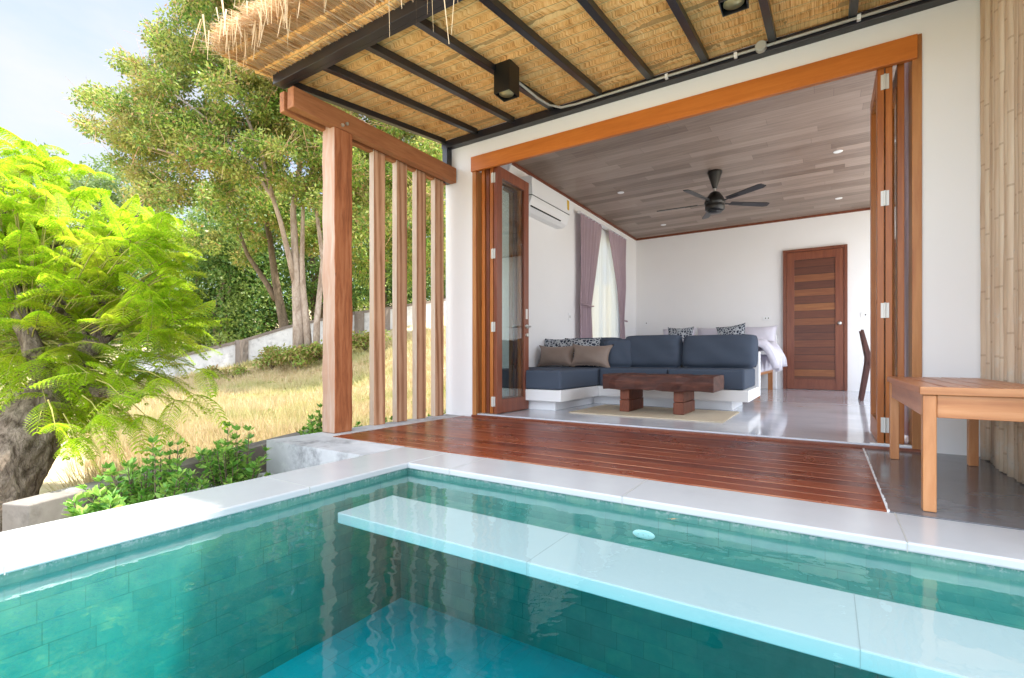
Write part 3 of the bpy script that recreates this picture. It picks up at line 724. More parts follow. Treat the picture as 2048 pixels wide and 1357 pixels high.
# timber screen: post, twin beam, slats
TS = thing('slatted_timber_screen', (-3.07, 2.37, 0), 'rustic timber post with twin beam and four vertical slats at the porch side', 'timber screen')
def rough(b0, amp=.004, seg=14, ax=2, seed=1):
    "box with slightly uneven long faces"
    (x0, y0, z0), (x1, y1, z1) = b0; r = random.Random(seed); m = MB(); lo, hi = (z0, z1) if ax == 2 else (y0, y1); rings = []
    for k in range(seg + 1):
        t = lo + (hi - lo) * k / seg; j = lambda: r.uniform(-amp, amp)
        if ax == 2: rings.append([(x0 + j(), y0 + j(), t), (x1 + j(), y0 + j(), t), (x1 + j(), y1 + j(), t), (x0 + j(), y1 + j(), t)])
        else: rings.append([(x0 + j(), t, z0 + j()), (x1 + j(), t, z0 + j()), (x1 + j(), t, z1 + j()), (x0 + j(), t, z1 + j())][::-1])
    vs = [p for q in rings for p in q]; fs = [(3, 2, 1, 0), tuple(4 * seg + k for k in range(4))]
    for k in range(seg):
        for e in range(4): fs.append((4 * k + e, 4 * k + (e + 1) % 4, 4 * k + 4 + (e + 1) % 4, 4 * k + 4 + e))
    m.add(vs, fs); return m
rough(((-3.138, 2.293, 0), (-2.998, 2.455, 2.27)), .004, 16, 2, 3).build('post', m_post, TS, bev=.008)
rough(((-3.055, 1.962, 2.222), (-2.984, 3.665, 2.36)), .0015, 8, 1, 4).build('beam', m_beam, TS, bev=.004)
rough(((-3.15, 1.966, 2.222), (-3.10, 3.66, 2.36)), .0015, 8, 1, 5).build('beam', m_beam, TS, bev=.004)
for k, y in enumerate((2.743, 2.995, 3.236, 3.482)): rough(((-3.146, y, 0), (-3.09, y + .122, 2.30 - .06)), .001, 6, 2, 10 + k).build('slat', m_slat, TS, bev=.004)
b = MB()
for (y, z) in ((2.35, 2.25), (2.39, 2.275)): b.tube([(-2.985, y, z), (-2.972, y, z)], .012, 8)
b.build('bolt', m_chrome, TS)

# box spot lamps
def lamp(x, y, label, rot=0):
    t = thing('spot_lamp', (x, y, 2.34), label, 'lamp', 'black box spot lamps under the thatch')
    w, h = .063, .205; b = MB(); z0 = 2.34; th = .006
    for (a, c) in (((-w, -w), (-w + th, w)), ((w - th, -w), (w, w)), ((-w + th, -w), (w - th, -w + th)), ((-w + th, w - th), (w - th, w))):
        b.box((x + a[0], y + a[1], z0), (x + c[0], y + c[1], z0 + h))
    b.box((x - w + th, y - w + th, z0 + .06), (x + w - th, y + w - th, z0 + h - .001)); b.build('housing', m_black, t, bev=.002)
    b = MB(); b.lathe([(.050, .012), (.05, .018), (.035, .045), (.012, .055)], 24, (x, y, z0)); b.build('reflector', m_brass, t, True)
    b = MB(); b.lathe([(.026, .022), (.03, .028), (.012, .05)], 18, (x, y, z0)); b.build('bulb', m_pvc, t, True)
lamp(-1.843, 2.803, 'black square spot lamp fixed to the rafter above the left of the deck')
lamp(-.40, 2.71, 'black square spot lamp cut by the top edge of the photo')
t = thing('conduit', (-.4, 3.6, 2.55), 'grey electrical conduit with a round junction box along the ledger', 'conduit')
yc = 3.600
pts = [(-1.885, 3.0, ZR(3.0) + .02), (-1.885, 3.3, ZR(3.3) - .004), (-1.875, 3.47, ZR(3.47) - .01), (-1.82, 3.57, 2.583), (-1.70, 3.597, 2.588), (-1.5, yc, 2.590), (XE, yc, 2.590)]
b = MB(); b.tube(pts, .009, 8); b.build('pipe', m_pvc, t, True)
b = MB(); b.lathe([(.034, 0), (.034, .035), (.028, .040)], 22); b.v = [(p[0] - .366, 3.613 - p[2], p[1] + 2.592) for p in b.v]; b.build('junction_box', m_pvc, t)
for x in (-.98, -.72 + .2, .16, .85): b = MB(); b.box((x - .01, yc - .012, 2.572), (x + .01, 3.613, 2.604)); b.build('clip', m_white2, t)

# bamboo screen
BS = thing('bamboo_screen', (.73, 3.0, 0), 'wall of upright pale bamboo poles at the right edge', 'bamboo screen')
y = 3.672; k = 0; r0 = random.Random(5)
while y > 1.9:
    rd = r0.uniform(.016, .031); y -= rd; xo = .722 + r0.uniform(-.008, .008) + rd * .2; tl = r0.uniform(-.008, .008); zb = r0.uniform(.003, .012)
    b = MB(); pts = [(xo + tl * z / 3 + r0.uniform(-.002, .002), y + tl * z / 3, zb + z) for z in np.linspace(0, 3.3, 18)]
    b.tube(pts, [rd * (1 + r0.uniform(-.03, .03)) for _ in pts], 9); b.build('bamboo_pole', m_bamboo, BS, True); y -= rd * .86
b = MB(); b.box((.755, 1.9, 0.004), (.80, 3.684, 3.3)); b.build('backing', m_jamb, BS)

# ---------------------------------------------------------------- terrace bench
BE = thing('bench', (.46, 2.8, 0), 'teak slatted bench standing on the dark terrace by the bamboo wall', 'bench')
bx0, bx1, by0, by1, bz = .278, .648, 2.252, 3.40, .447
for k in range(5):
    w5 = (bx1 - bx0) / 5; b = MB(); b.box((bx0 + k * w5 + (0 if k == 0 else .0045), by0 + .0225, bz - .028), (bx0 + (k + 1) * w5 - (.0045 if k < 4 else 0), by1, bz)); b.build('seat_slat', m_benchh, BE, bev=.003)
b = MB(); b.box((bx0, by0, bz - .028), (bx1, by0 + .0215, bz)); b.build('end_slat', m_rail, BE, bev=.002)
for (x, y) in ((.287, 2.262), (.602, 2.262), (.287, 3.335), (.602, 3.335)):
    b = MB(); b.box((x, y, 0.004), (x + .038, y + .045, bz - .029)); b.build('leg', m_bench, BE, bev=.003)
for a, c, mm in (((.326, 2.270, .338), (.601, 2.288, bz - .029), m_rail), ((.326, 3.352, .338), (.601, 3.37, bz - .029), m_rail), ((.292, 2.308, .338), (.31, 3.334, bz - .029), m_benchh), ((.614, 2.308, .338), (.632, 3.334, bz - .029), m_benchh)):
    b = MB(); b.box(a, c); b.build('apron', mm, BE, bev=.002)

# ---------------------------------------------------------------- room contents
def ibox(b, a, c): return b.box(S(*a), S(*c))
def pillow(cx, cy, cz, w, h, d, rx=0, rz=0, ry=0, pinch=.10, flat=False, n=18, puff=.5):
    "soft cushion, width along x, height along z, thickness along y, standing on cz"
    V = []; u = np.linspace(-1, 1, n); U, Vv = np.meshgrid(u, u)
    if flat: T = ((1 - np.abs(U) ** 6) * (1 - np.abs(Vv) ** 4)) ** puff; X = U * (1 - .05 * np.abs(Vv) ** 5); Z = Vv * (1 - .10 * np.abs(U) ** 7)
    else: T = ((1 - U ** 2) * (1 - Vv ** 2)) ** puff; X = U * (1 - pinch * (1 - Vv ** 2) * U ** 2 * 1); Z = Vv * (1 - pinch * (1 - U ** 2) * Vv ** 2)
    wr = (.04 * np.sin(U * 6 + Vv * 4 + cx * 9) + .03 * np.sin(U * 13 - Vv * 9 + cx * 5) * Vv ** 2 + .03 * np.sin(Vv * 15 + cx) * U ** 4) * T
    f = np.stack([X * w / 2, -(T + wr) * d / 2, Z * h / 2], -1); bk = np.stack([X * w / 2, (T + wr * .5) * d / 2, Z * h / 2], -1)
    V = np.concatenate([f.reshape(-1, 3), bk.reshape(-1, 3)]); i = np.arange((n - 1) ** 2); r, c = i // (n - 1), i % (n - 1); a = r * n + c
    Q = np.concatenate([np.stack([a, a + 1, a + n + 1, a + n], 1), np.stack([a + n * n, a + n * n + n, a + n * n + n + 1, a + n * n + 1], 1)])
    # close the rim
    rim = [k for k in range(n)] + [k * n + n - 1 for k in range(1, n)] + [(n - 1) * n + k for k in range(n - 2, -1, -1)] + [k * n for k in range(n - 2, 0, -1)]
    Q = np.concatenate([Q, np.array([[rim[k], rim[k] + n * n, rim[(k + 1) % len(rim)] + n * n, rim[(k + 1) % len(rim)]] for k in range(len(rim))])])
    Mx = np.array((Matrix.Rotation(rz, 3, 'Z') @ Matrix.Rotation(rx, 3, 'X') @ Matrix.Rotation(ry, 3, 'Y')))
    V = V @ Mx.T; V[:, 2] += cz + h / 2 * abs(math.cos(rx)); V[:, 0] += cx; V[:, 1] += cy
    return V * K + np.array([0, 0, EYE * (1 - K)]), Q


SO = thing('sofa', S(-2.0, 5.9, 0), 'L shaped built-in sofa with slate blue cushions on a white plinth', 'sofa')
b = MB(); ibox(b, (-3.3, 4.55, 0), (-2.385, 6.3, .10)); ibox(b, (-2.385, 5.547, 0), (-.835, 6.3, .10)); b.build('plinth', m_white, SO, bev=.004)
b = MB(); ibox(b, (-3.31, 4.45, .101), (-2.27, 6.49, .218)); ibox(b, (-2.27, 5.43, .101), (-.665, 6.49, .218)); ibox(b, (-3.31, 6.33, .218), (-.665, 6.49, .62)); b.build('base', m_white, SO, bev=.004)
for a, c in (((-3.30, 4.455, .22), (-2.275, 5.435, .422)), ((-2.27, 5.44, .22), (-1.475, 6.3, .432)), ((-1.47, 5.44, .22), (-.70, 6.3, .432)), ((-3.30, 5.44, .22), (-2.275, 6.3, .428))):
    b = MB(); ibox(b, a, c); b.build('seat_cushion', m_sofa, SO, bev=.022, smooth=False)
for cx, w, hh in ((-2.62, .75, .40), (-1.85, .735, .415), (-1.07, .83, .40)):
    V, Q = pillow(cx, 6.16, .425, w, hh, .27, R(-8), 0, 0, .03, True, 26, .34); np_mesh('back_cushion', V, Q, m_sofa, SO, smooth=True)
V, Q = pillow(-2.25, 6.02, .425, .36, .37, .2, R(-10), R(28), 0, .02, True, 18, .4); np_mesh('back_cushion', V, Q, m_sofa, SO, smooth=True)


def cush(name, lab, grp, mt, *a, **k):
    V, Q = pillow(*a, **k); o = np_mesh(name, V, Q, mt, smooth=True); tag(o, lab, 'cushion', grp); return o
cush('cushion', 'taupe satin cushion, left one of the pair on the sofa', 'taupe cushions', m_brown, -3.02, 5.80, .425, .58, .305, .20, rx=R(-14), pinch=.2)
cush('cushion', 'taupe satin cushion, right one of the pair on the sofa', 'taupe cushions', m_brown, -2.52, 5.78, .425, .58, .31, .20, rx=R(-14), ry=R(2), pinch=.2)
cush('cushion', 'grey patterned cushion behind the left taupe cushion on the sofa', 'patterned cushions', m_pat, -3.08, 5.99, .43, .52, .40, .14, rx=R(-12), pinch=.1)
cush('cushion', 'grey patterned cushion behind the right taupe cushion on the sofa', 'patterned cushions', m_pat, -2.74, 5.97, .43, .54, .40, .14, rx=R(-14), pinch=.1)

t = thing('rug', S(-1.45, 4.9, 0), 'pale jute rug on the room floor under the timber coffee table', 'rug')
b = MB(); ibox(b, (-2.17, 4.43, .0005), (-.74, 5.38, .010)); b.build('mat', m_rug, t, bev=.002)
t = thing('coffee_table', S(-1.45, 4.95, 0), 'low coffee table made of dark old sleepers', 'table')
o = rough((S(-1.93, 4.72, .225), S(-1.93 + .001, 5.22, .38)), .001)
b = MB(); r0 = random.Random(3); rings = []
for k in range(17):
    x = -1.92 + (1.06) * k / 16; j = lambda s=.009: r0.uniform(-s, s)
    rings.append([S(x + j(.004), y_ + j(), z_ + j()) for (y_, z_) in ((4.70, .235), (5.22, .235), (5.24, .30), (5.22, .378), (4.96, .382), (4.70, .378), (4.69, .31))])
vs = [p for q in rings for p in q]; n7 = 7; fs = [tuple(range(7)), tuple(range(16 * 7 + 6, 16 * 7 - 1, -1))]
for k in range(16):
    for e in range(7): fs.append((k * 7 + (e + 1) % 7, k * 7 + e, k * 7 + 7 + e, k * 7 + 7 + (e + 1) % 7))
b.add(vs, fs); b.build('tabletop', m_sleeper, t, bev=.006)
for x in (-1.765, -1.235):
    b = MB(); ibox(b, (x, 4.76, .0105), (x + .10, 5.22, .125)); ibox(b, (x + .003, 4.763, .128), (x + .097, 5.212, .236)); b.build('leg', m_sleeperv, t, bev=.006)

# bed
BD = thing('bed', S(-1.9, 8.8, 0), 'double bed with white linen behind the sofa', 'bed')
b = MB(); ibox(b, (-3.0, 7.55, .30), (-.80, 9.7, .36)); b.build('frame', m_bench, BD)
for x in (-2.98, -.86):
    for y in (7.6, 9.5): b = MB(); ibox(b, (x, y, 0), (x + .07, y + .07, .30)); b.build('leg', m_bench, BD)
b = MB(); ibox(b, (-3.0, 7.5, .33), (-.78, 9.72, .60)); b.build('mattress', m_linen, BD, bev=.04)
V, Q = grid = None, None
U, Wv = np.meshgrid(np.linspace(-1, 1, 60), np.linspace(0, 1, 50)); X = -1.88 + U * 1.33; Y = 7.5 + Wv * 1.75
drop = np.clip((np.abs(U) - .82) / .18, 0, 1); Z = .70 + .03 * np.sin(U * 9 + Wv * 7) + .025 * np.sin(Wv * 17 + U * 5) - drop ** 1.6 * (.26 + .05 * np.sin(Wv * 21)); X = X - np.sign(U) * drop * .08
V = np.stack([X, Y, Z], -1).reshape(-1, 3); V = V * K + np.array([0, 0, EYE * (1 - K)]); i = np.arange(59 * 49); r, c = i // 59, i % 59; a = r * 60 + c
o = np_mesh('duvet', V, np.stack([a, a + 1, a + 61, a + 60], 1), m_linen, BD, smooth=True); mo = o.modifiers.new('thick', 'SOLIDIFY'); mo.thickness = -.08
b = MB(); ibox(b, (-3.1, 9.74, 0), (-.75, 9.86, .95)); b.build('headboard', m_white, BD, bev=.01)
for cx, lab in ((-2.35, 'left'), (-1.72, 'middle'), (-1.02, 'right')):
    cush('bed_pillow', {'left': 'white bed pillow behind the left patterned cushion', 'middle': 'white bed pillow between the two patterned cushions', 'right': 'white bed pillow at the right end of the bed, by the socket'}[lab], 'white bed pillows', m_linen, cx, 9.45, .66, .62, .47, .2, rx=R(-18), pinch=.1)
cush('cushion', 'grey patterned cushion at the left of the bed, seen over the sofa', 'patterned cushions', m_pat, -2.25, 9.15, .68, .47, .45, .14, rx=R(-16), pinch=.12)
cush('cushion', 'tilted grey patterned cushion at the right of the bed, seen over the sofa', 'patterned cushions', m_pat, -1.38, 9.15, .68, .48, .46, .14, rx=R(-16), ry=R(-8), pinch=.12)

# dining chair seen from the side
t = thing('chair', S(.6, 7.6, 0), 'dark wooden chair seen from the side by the right door leaves', 'chair')
for y in (7.58, 7.98):
    b = MB(); pl = [(.36, .905), (.40, .90), (.475, .56), (.47, .50), (.395, .0), (.345, .0), (.425, .50), (.425, .55)]
    pl = [(.355, .905), (.385, .905), (.468, .56), (.462, .48), (.385, 0), (.345, 0), (.41, .48), (.412, .56)]
    b.prism([(p[0] * K, EYE + (p[1] - EYE) * K) for p in pl], 1, y * K, (y + .035) * K); b.build('back_post', m_chair, t, bev=.003)
b = MB(); ibox(b, (.43, 7.56, .46), (.90, 8.04, .50)); b.build('seat', m_chair, t, bev=.006)
for y in (7.58, 7.98): b = MB(); ibox(b, (.85, y, 0), (.89, y + .035, .46)); b.build('leg', m_chair, t)
for z in (.62, .74, .85): b = MB(); xo = .455 - (z - .56) * .24; ibox(b, (xo - .008, 7.615, z - .025), (xo + .008, 7.98, z + .03)); b.build('back_rail', m_chair, t)
b = MB(); ibox(b, (.44, 7.6, .42), (.86, 7.62, .46)); b.build('seat_rail', m_bench, t)

# ceiling fan
fx, fy, fz = S(-1.245, 6.88, 3.0); t = thing('ceiling_fan', (fx, fy, fz - .55), 'black five blade ceiling fan under the timber ceiling', 'ceiling fan')
b = MB(); b.lathe([(.085, -.001), (.085, -.02), (.03, -.20), (.028, -.21)], 20, (fx, fy, fz)); b.build('canopy', m_black, t, True)
b = MB(); b.tube([(fx, fy, fz - .2), (fx, fy, fz - .26)], .013, 10); b.build('rod', m_chrome, t)
b = MB(); b.lathe([(.025, -.25), (.06, -.27), (.10, -.33), (.125, -.38), (.125, -.40), (.11, -.41), (.115, -.42), (.115, -.48), (.09, -.50), (.02, -.505)], 26, (fx, fy, fz)); b.build('motor', m_black, t, True)
b = MB(); b.lathe([(.08, -.501), (.08, -.515), (.02, -.52)], 20, (fx, fy, fz)); b.build('light_cover', m_blade, t, True)
for k in range(5):
    T = Matrix.Translation((fx, fy, fz - .392)) @ Matrix.Rotation(R(38.5 + 72 * k), 4, 'Z') @ Matrix.Rotation(R(-11), 4, 'X')
    b = MB(); pl = [(.20, -.04), (.66, -.052), (.70, -.04), (.71, .028), (.66, .048), (.20, .034)]
    vs = [T @ Vector((p[0], p[1], z)) for z in (-.004, .004) for p in pl]; b.add(vs, [tuple(range(6))[::-1], tuple(range(6, 12))] + [(i, (i + 1) % 6, (i + 1) % 6 + 6, i + 6) for i in range(6)])
    bl = b.build('blade', m_blade, t); b = MB(); b.box((.09, -.014, -.008), (.36, .014, -.0045), T); b.build('blade_arm', m_black, bl)

# ceiling downlights
for k, (x, y, lb) in enumerate(((-2.577, 7.0, 'small round ceiling downlight left of the fan'), (-2.54, 9.12, 'small round ceiling downlight nearest the far left corner'), (.108, 7.0, 'small round ceiling downlight right of the fan, nearer the front'), (.15, 9.06, 'small round ceiling downlight right of the fan, nearer the back wall'), (-2.5, 4.9, 'small round ceiling downlight above the left folding doors'))):
    p = S(x, y, 3.0); t = thing('downlight', (p[0], p[1], p[2] - .008), lb, 'downlight', 'ceiling downlights')
    b = MB(); b.lathe([(.045, 0), (.045, -.004), (.038, -.007)], 20, p); b.build('rim', m_white2, t)

# air conditioner
ay0, ay1 = S(0, 5.30, 0)[1], S(0, 6.39, 0)[1]; ax = XL; t = thing('air_conditioner', (ax, (ay0 + ay1) / 2, 2.36), 'white split air conditioner high on the left wall above the sofa', 'air conditioner')
zT = S(0, 0, 2.84)[2]; zM = S(0, 0, 2.60)[2]; zB = S(0, 0, 2.42)[2]
b = MB(); b.prism([(ax, zM + .002), (ax, zT), (ax + .17, zT), (ax + .20, zT - .02), (ax + .208, zM + .004), (ax + .2, zM + .002)], 1, ay0, ay1)
b.v = [(p[0], p[1], p[2]) for p in b.v]
b.build('front_panel', m_white2, t, bev=.006)
b = MB(); b.prism([(ax, zB), (ax, zM - .006), (ax + .2, zM - .006), (ax + .19, zM - .06), (ax + .15, zB + .03), (ax + .1, zB)], 1, ay0 + .005, ay1 - .01); b.build('air_outlet', m_white2, t, bev=.008)
b = MB(); b.box((ax + .02, ay0 + .01, zM - .006), (ax + .195, ay1 - .012, zM + .002)); b.build('seam', m_gap, t)
b = MB(); b.prism([(ax + .16, zB + .055), (ax + .175, zB + .050), (ax + .168, zB + .038), (ax + .155, zB + .043)], 1, ay0 + .04, ay1 - .22); b.build('louvre_slot', m_gap, t)
b = MB(); b.box((ax + .2, ay1 - .10, zM + .05), (ax + .2075, ay1 - .045, zT - .05))
b.build('energy_label', M('yellow_sticker', lambda g: g.out(P(g, (.62, .40, .03), .5))), t)

# sockets
def plate(pos, axis, lab, w=.12, h=.07, holes=2):
    t = thing('socket', pos, lab, 'socket', 'wall sockets'); b = MB(); x, y, z = pos
    if axis == 1: b.box((x - w / 2, y - .008, z - h / 2), (x + w / 2, y - .0005, z + h / 2))
    else: b.box((x + .0005, y - w / 2, z - h / 2), (x + .008, y + w / 2, z + h / 2))
    b.build('plate', m_white2, t, bev=.002); b = MB()
    for k in range(holes):
        o_ = (k - (holes - 1) / 2) * .045
        if axis == 1: b.box((x + o_ - .007, y - .0095, z - .01), (x + o_ + .007, y - .008, z + .01))
        else: b.box((x + .008, y + o_ - .012, z - .018), (x + .0095, y + o_ + .012, z + .018))
    b.build('outlet', m_gap if axis == 1 else m_pvc, t)
plate(S(-3.32, 6.80, 1.177), 0, 'white switch plate on the left wall beside the curtain', .09, .11, 1)
plate(S(-3.10, 9.905, 1.253), 1, 'pale plate on the back wall near the far left corner', .12, .07, 1)
plate(S(-.911, 9.905, 1.26), 1, 'white double socket on the back wall beside the timber door')
plate(S(.528, 9.905, 1.255), 1, 'pale plate on the back wall right of the timber door', .12, .07, 1)

# ---------------------------------------------------------------- garden
k1, k2 = np.array([-2.962, .67]), np.array([-3.86, 2.86])
def kerb(name, p, q, z0, z1, w, mt, lab, cat):
    p, q = np.array(p[:2]), np.array(q[:2]); d = q - p; d /= np.linalg.norm(d); n = np.array([-d[1], d[0]]) * w
    b = MB(); vs = [(*(a), z) for z in (z0, z1) for a in (p, q, q + n, p + n)]
    b.add(vs, [(0, 1, 2, 3)[::-1], (4, 5, 6, 7), (0, 1, 5, 4), (1, 2, 6, 5), (2, 3, 7, 6), (3, 0, 4, 7)]); return tag(b.build(name, mt, bev=.006), lab, cat)
kerb('garden_kerb', k1, k2, -.7, -.10, .15, m_kerb, 'low weathered concrete kerb wall edging the dry grass', 'kerb')

# fence wall
fp = [(250, 17, 700, 800), (340, 17, 719, 778), (485, 18, 684, 744), (575, 18.6, 656, 722), (650, 19, 640, 700), (718, 20, 627, 684), (770, 20.5, 620, 678), (830, 21, 610, 668), (900, 22, 600, 655), (1100, 25, 575, 640)]
FW = thing('boundary_wall', tuple(at(485, 744, 18)), 'long whitish plastered wall with grey cap climbing the slope behind the grass', 'wall')
for k in range(len(fp) - 1):
    (u0, d0, t0, b0), (u1, d1, t1, b1) = fp[k], fp[k + 1]; A, B_ = at(u0, b0, d0), at(u1, b1, d1); At, Bt = at(u0, t0, d0), at(u1, t1, d1)
    n = np.cross(B_ - A, [0, 0, 1]); n = n / np.linalg.norm(n) * -.15
    lo = -1.2; b = MB(); vs = [A + [0, 0, lo], B_ + [0, 0, lo], Bt, At]; vs += [p + n for p in vs]
    b.add(vs, [(0, 1, 2, 3), (7, 6, 5, 4), (3, 2, 6, 7), (0, 3, 7, 4), (1, 5, 6, 2)]); b.build('wall_panel', m_fence, FW)
    b = MB(); c = [At - n * .25, Bt - n * .25, Bt + n * 1.25, At + n * 1.25]; vs = [p + np.array([0, 0, -.02]) for p in c] + [p + np.array([0, 0, .085]) for p in c]
    b.add(vs, [(3, 2, 1, 0), (4, 5, 6, 7), (0, 1, 5, 4), (1, 2, 6, 5), (2, 3, 7, 6), (3, 0, 4, 7)]); b.build('wall_cap', m_fcap, FW)
    if k in (2, 5, 6): b = MB(); b.box((A[0] - .12, A[1] - .2, A[2] - 1), (A[0] + .18, A[1] + .12, At[2] + .06)); b.build('pillar', m_fcap, FW)


def leafcloud(cent, rad, n, size, mt, name, parent, flat=.75, up=.35, seed=0):
    "many small leaves through clumps, denser near each clump's surface"
    r = np.random.default_rng(seed); cent = np.array(cent); rad = np.array(rad); w = rad ** 2; idx = r.choice(len(cent), n, p=w / w.sum())
    d = nrmz(r.normal(size=(n, 3))); rr = rad[idx] * (r.uniform(0, 1, n) ** .45) * r.uniform(.75, 1.15, n)
    C = cent[idx] + d * rr[:, None] * np.array([1, 1, flat]); D = nrmz(d + r.normal(size=(n, 3)) * .9 + np.array([0, 0, -.25])); Nn = nrmz(r.normal(size=(n, 3)) + np.array([0, 0, up * 3]))
    L = size * r.uniform(.6, 1.35, n); V, Q = leafq(C, D, Nn, L, L * r.uniform(.4, .6, n)); return np_mesh(name, V, Q, mt, parent)


def inpoly(u, v, poly):
    c = False; n = len(poly); j = n - 1
    for i in range(n):
        (x1, y1), (x2, y2) = poly[i], poly[j]
        if ((y1 > v) != (y2 > v)) and (u < (x2 - x1) * (v - y1) / (y2 - y1) + x1): c = not c
        j = i
    return c


def clumps(poly, n, d, dj, r, seed, edge=None):
    rr = random.Random(seed); us = [p[0] for p in poly]; vs = [p[1] for p in poly]; C = []; Rr = []
    while len(C) < n:
        u, v = rr.uniform(min(us), max(us)), rr.uniform(min(vs), max(vs))
        if inpoly(u, v, poly): q = r * rr.uniform(.6, 1.35); C.append(at(u, v, d + rr.uniform(-dj, dj))); Rr.append(q)
    return C, Rr


def limb(b, pts, r0, r1, n=8):
    m = len(pts); b.tube(pts, [r0 + (r1 - r0) * k / (m - 1) for k in range(m)], n)


# big tree in the middle
T1 = thing('garden_tree', tuple(at(605, 700, 15.5)), 'tall spreading tree with pale stems and olive leaves in front of the boundary wall', 'tree')
b = MB(); A = lambda u, v, d=15.5: at(u, v, d)
limb(b, [A(598, 706), A(597, 640), A(594, 590), A(592, 545), A(590, 500), A(586, 420), A(600, 330), A(590, 220), A(560, 100)], .19, .03)
limb(b, [A(592, 575), A(575, 500, 15.3), A(560, 440, 15), A(545, 395, 14.8), A(500, 330, 14.5), A(430, 250, 14), A(350, 190, 13.8)], .10, .02)
limb(b, [A(617, 706), A(612, 640), A(606, 580), A(604, 520), A(606, 420), A(630, 300), A(660, 150)], .13, .02)
limb(b, [A(632, 706), A(634, 640), A(640, 580), A(646, 520), A(634, 430), A(622, 380), A(700, 250), A(760, 100)], .11, .02)
limb(b, [A(545, 395, 14.8), A(520, 300, 14.6), A(480, 200, 14.4), A(440, 100, 14.2), A(430, 20, 14)], .07, .02)
limb(b, [A(500, 330, 14.5), A(420, 330, 14), A(320, 300, 13.6), A(230, 280, 13.4)], .05, .015)
b.build('trunk', m_bark2, T1, True)
poly = [(155, 235), (175, 190), (225, 175), (235, 125), (290, 120), (310, 70), (345, 60), (370, 5), (395, -120), (480, -230), (760, -260), (900, -120), (900, 260), (880, 420), (700, 470), (640, 420), (560, 380), (480, 420), (380, 400), (300, 420), (240, 330), (180, 300)]
C, Rr = clumps(poly, 560, 14.8, 2.4, .47, 11)
C2, R2 = clumps([(480, -60), (900, -60), (900, 330), (700, 420), (560, 330), (470, 200)], 190, 15.6, 1.6, .5, 15); C += C2; Rr += R2
leafcloud(C, Rr, 400000, .098, m_olive, 'crown', T1, .7, .3, 1)
N = 9000; r = np.random.default_rng(5); ci = r.integers(0, len(C), N); P0 = np.array(C)[ci]; D = nrmz(r.normal(size=(N, 3)) + np.array([0, 0, .5])); V, Q = ribbons(P0, D, r.uniform(.3, .9, N), np.full(N, .018), 2, .1, 6)
np_mesh('twigs', V, Q, m_twig, T1)

T2 = thing('leaning_tree', tuple(at(572, 668, 18.8)), 'brown forked tree leaning left just behind the boundary wall', 'tree')
b = MB(); A = lambda u, v, d=19.2: at(u, v, d)
limb(b, [A(573, 690), A(566, 640), A(556, 590), A(548, 540), A(540, 480), A(525, 400), A(500, 300)], .20, .06); limb(b, [A(552, 600), A(535, 570), A(515, 540), A(495, 510), A(470, 440), A(440, 380)], .13, .04)
b.build('trunk', m_bark3, T2, True)
C, Rr = clumps([(360, 380), (470, 350), (700, 360), (900, 330), (900, 560), (700, 560), (640, 500), (560, 470), (500, 520), (420, 500), (330, 470)], 130, 19.5, 1.8, .5, 12)
leafcloud(C, Rr, 42000, .14, m_olive, 'crown', T2, .75, .3, 2)

labs = ['dark green tree farthest left beyond the boundary wall', 'slender bushy tree beyond the wall left of the leaning tree', 'dark tree directly behind the leaning tree', 'deep green tree behind the pale stems', 'dark tree seen between the post and the first slats', 'dark tree seen between the last slats']
specs = [(380, 700, 24, 300, 480, 400, 700, 60), (455, 690, 23, 390, 540, 430, 680, 55), (520, 680, 25, 450, 620, 380, 665, 65), (640, 640, 25, 560, 730, 350, 640, 65), (760, 620, 26, 690, 830, 300, 620, 60), (880, 600, 27, 800, 960, 280, 600, 55)]
for k, (u, v, d, ua, ub, va, vb, nc) in enumerate(specs):
    t = thing('woodland_tree', tuple(at(u, v + 15, d)), labs[k], 'tree', 'trees beyond the boundary wall'); b = MB(); r = random.Random(k)
    for q in range(3):
        uu = u + r.uniform(-25, 25); limb(b, [at(uu, v + 25, d - .5), at(uu + r.uniform(-8, 8), v - 60, d - .5), at(uu + r.uniform(-30, 30), v - 160, d), at(uu + r.uniform(-50, 50), v - 260, d)], .11, .03, 6)
    b.build('trunk', m_bark3, t, True)
    C, Rr = clumps([(ua, va + 40), ((ua + ub) / 2, va), (ub, va + 40), (ub + 15, vb), (ua - 15, vb)], nc + 50, d, 1.8, .7, 30 + k)
    leafcloud(C, Rr, 17000, .17, m_dkgr, 'crown', t, .8, .3, 40 + k)
for k, (u, ua, ub, va, lb, d) in enumerate(((60, -160, 190, 300, 'pale hazy green tree at the far left skyline', 34), (210, 120, 330, 330, 'pale hazy green tree beside the olive crown on the skyline', 36))):
    t = thing('woodland_tree', tuple(at(u, 740, d)), lb, 'tree', 'pale trees on the left skyline'); b = MB(); limb(b, [at(u, 745, d), at(u + 5, 600, d), at(u, 420, d)], .3, .1); b.build('trunk', m_bark3, t, True)
    C, Rr = clumps([(ua, va + 30), (u, va), (ub, va + 25), (ub + 20, 720), (ua - 20, 720)], 80, d, 2.5, 1.5, 60 + k); leafcloud(C, Rr, 22000, .27, m_pale, 'crown', t, .6, .5, 62 + k)
# wood mass further back and to the far side
C = []; Rr = []; r = random.Random(99)
for k in range(240):
    u = r.uniform(-500, 1150); d = r.uniform(34, 46); C.append(at(u, r.uniform(500, 740), d)); Rr.append(r.uniform(1.8, 3.2))
o = leafcloud(C, Rr, 42000, .42, m_dkgr, 'distant_wood', None, .8, .3, 77); tag(o, kind='stuff', label='dark green mass of woodland far behind the trees', cat='woodland')

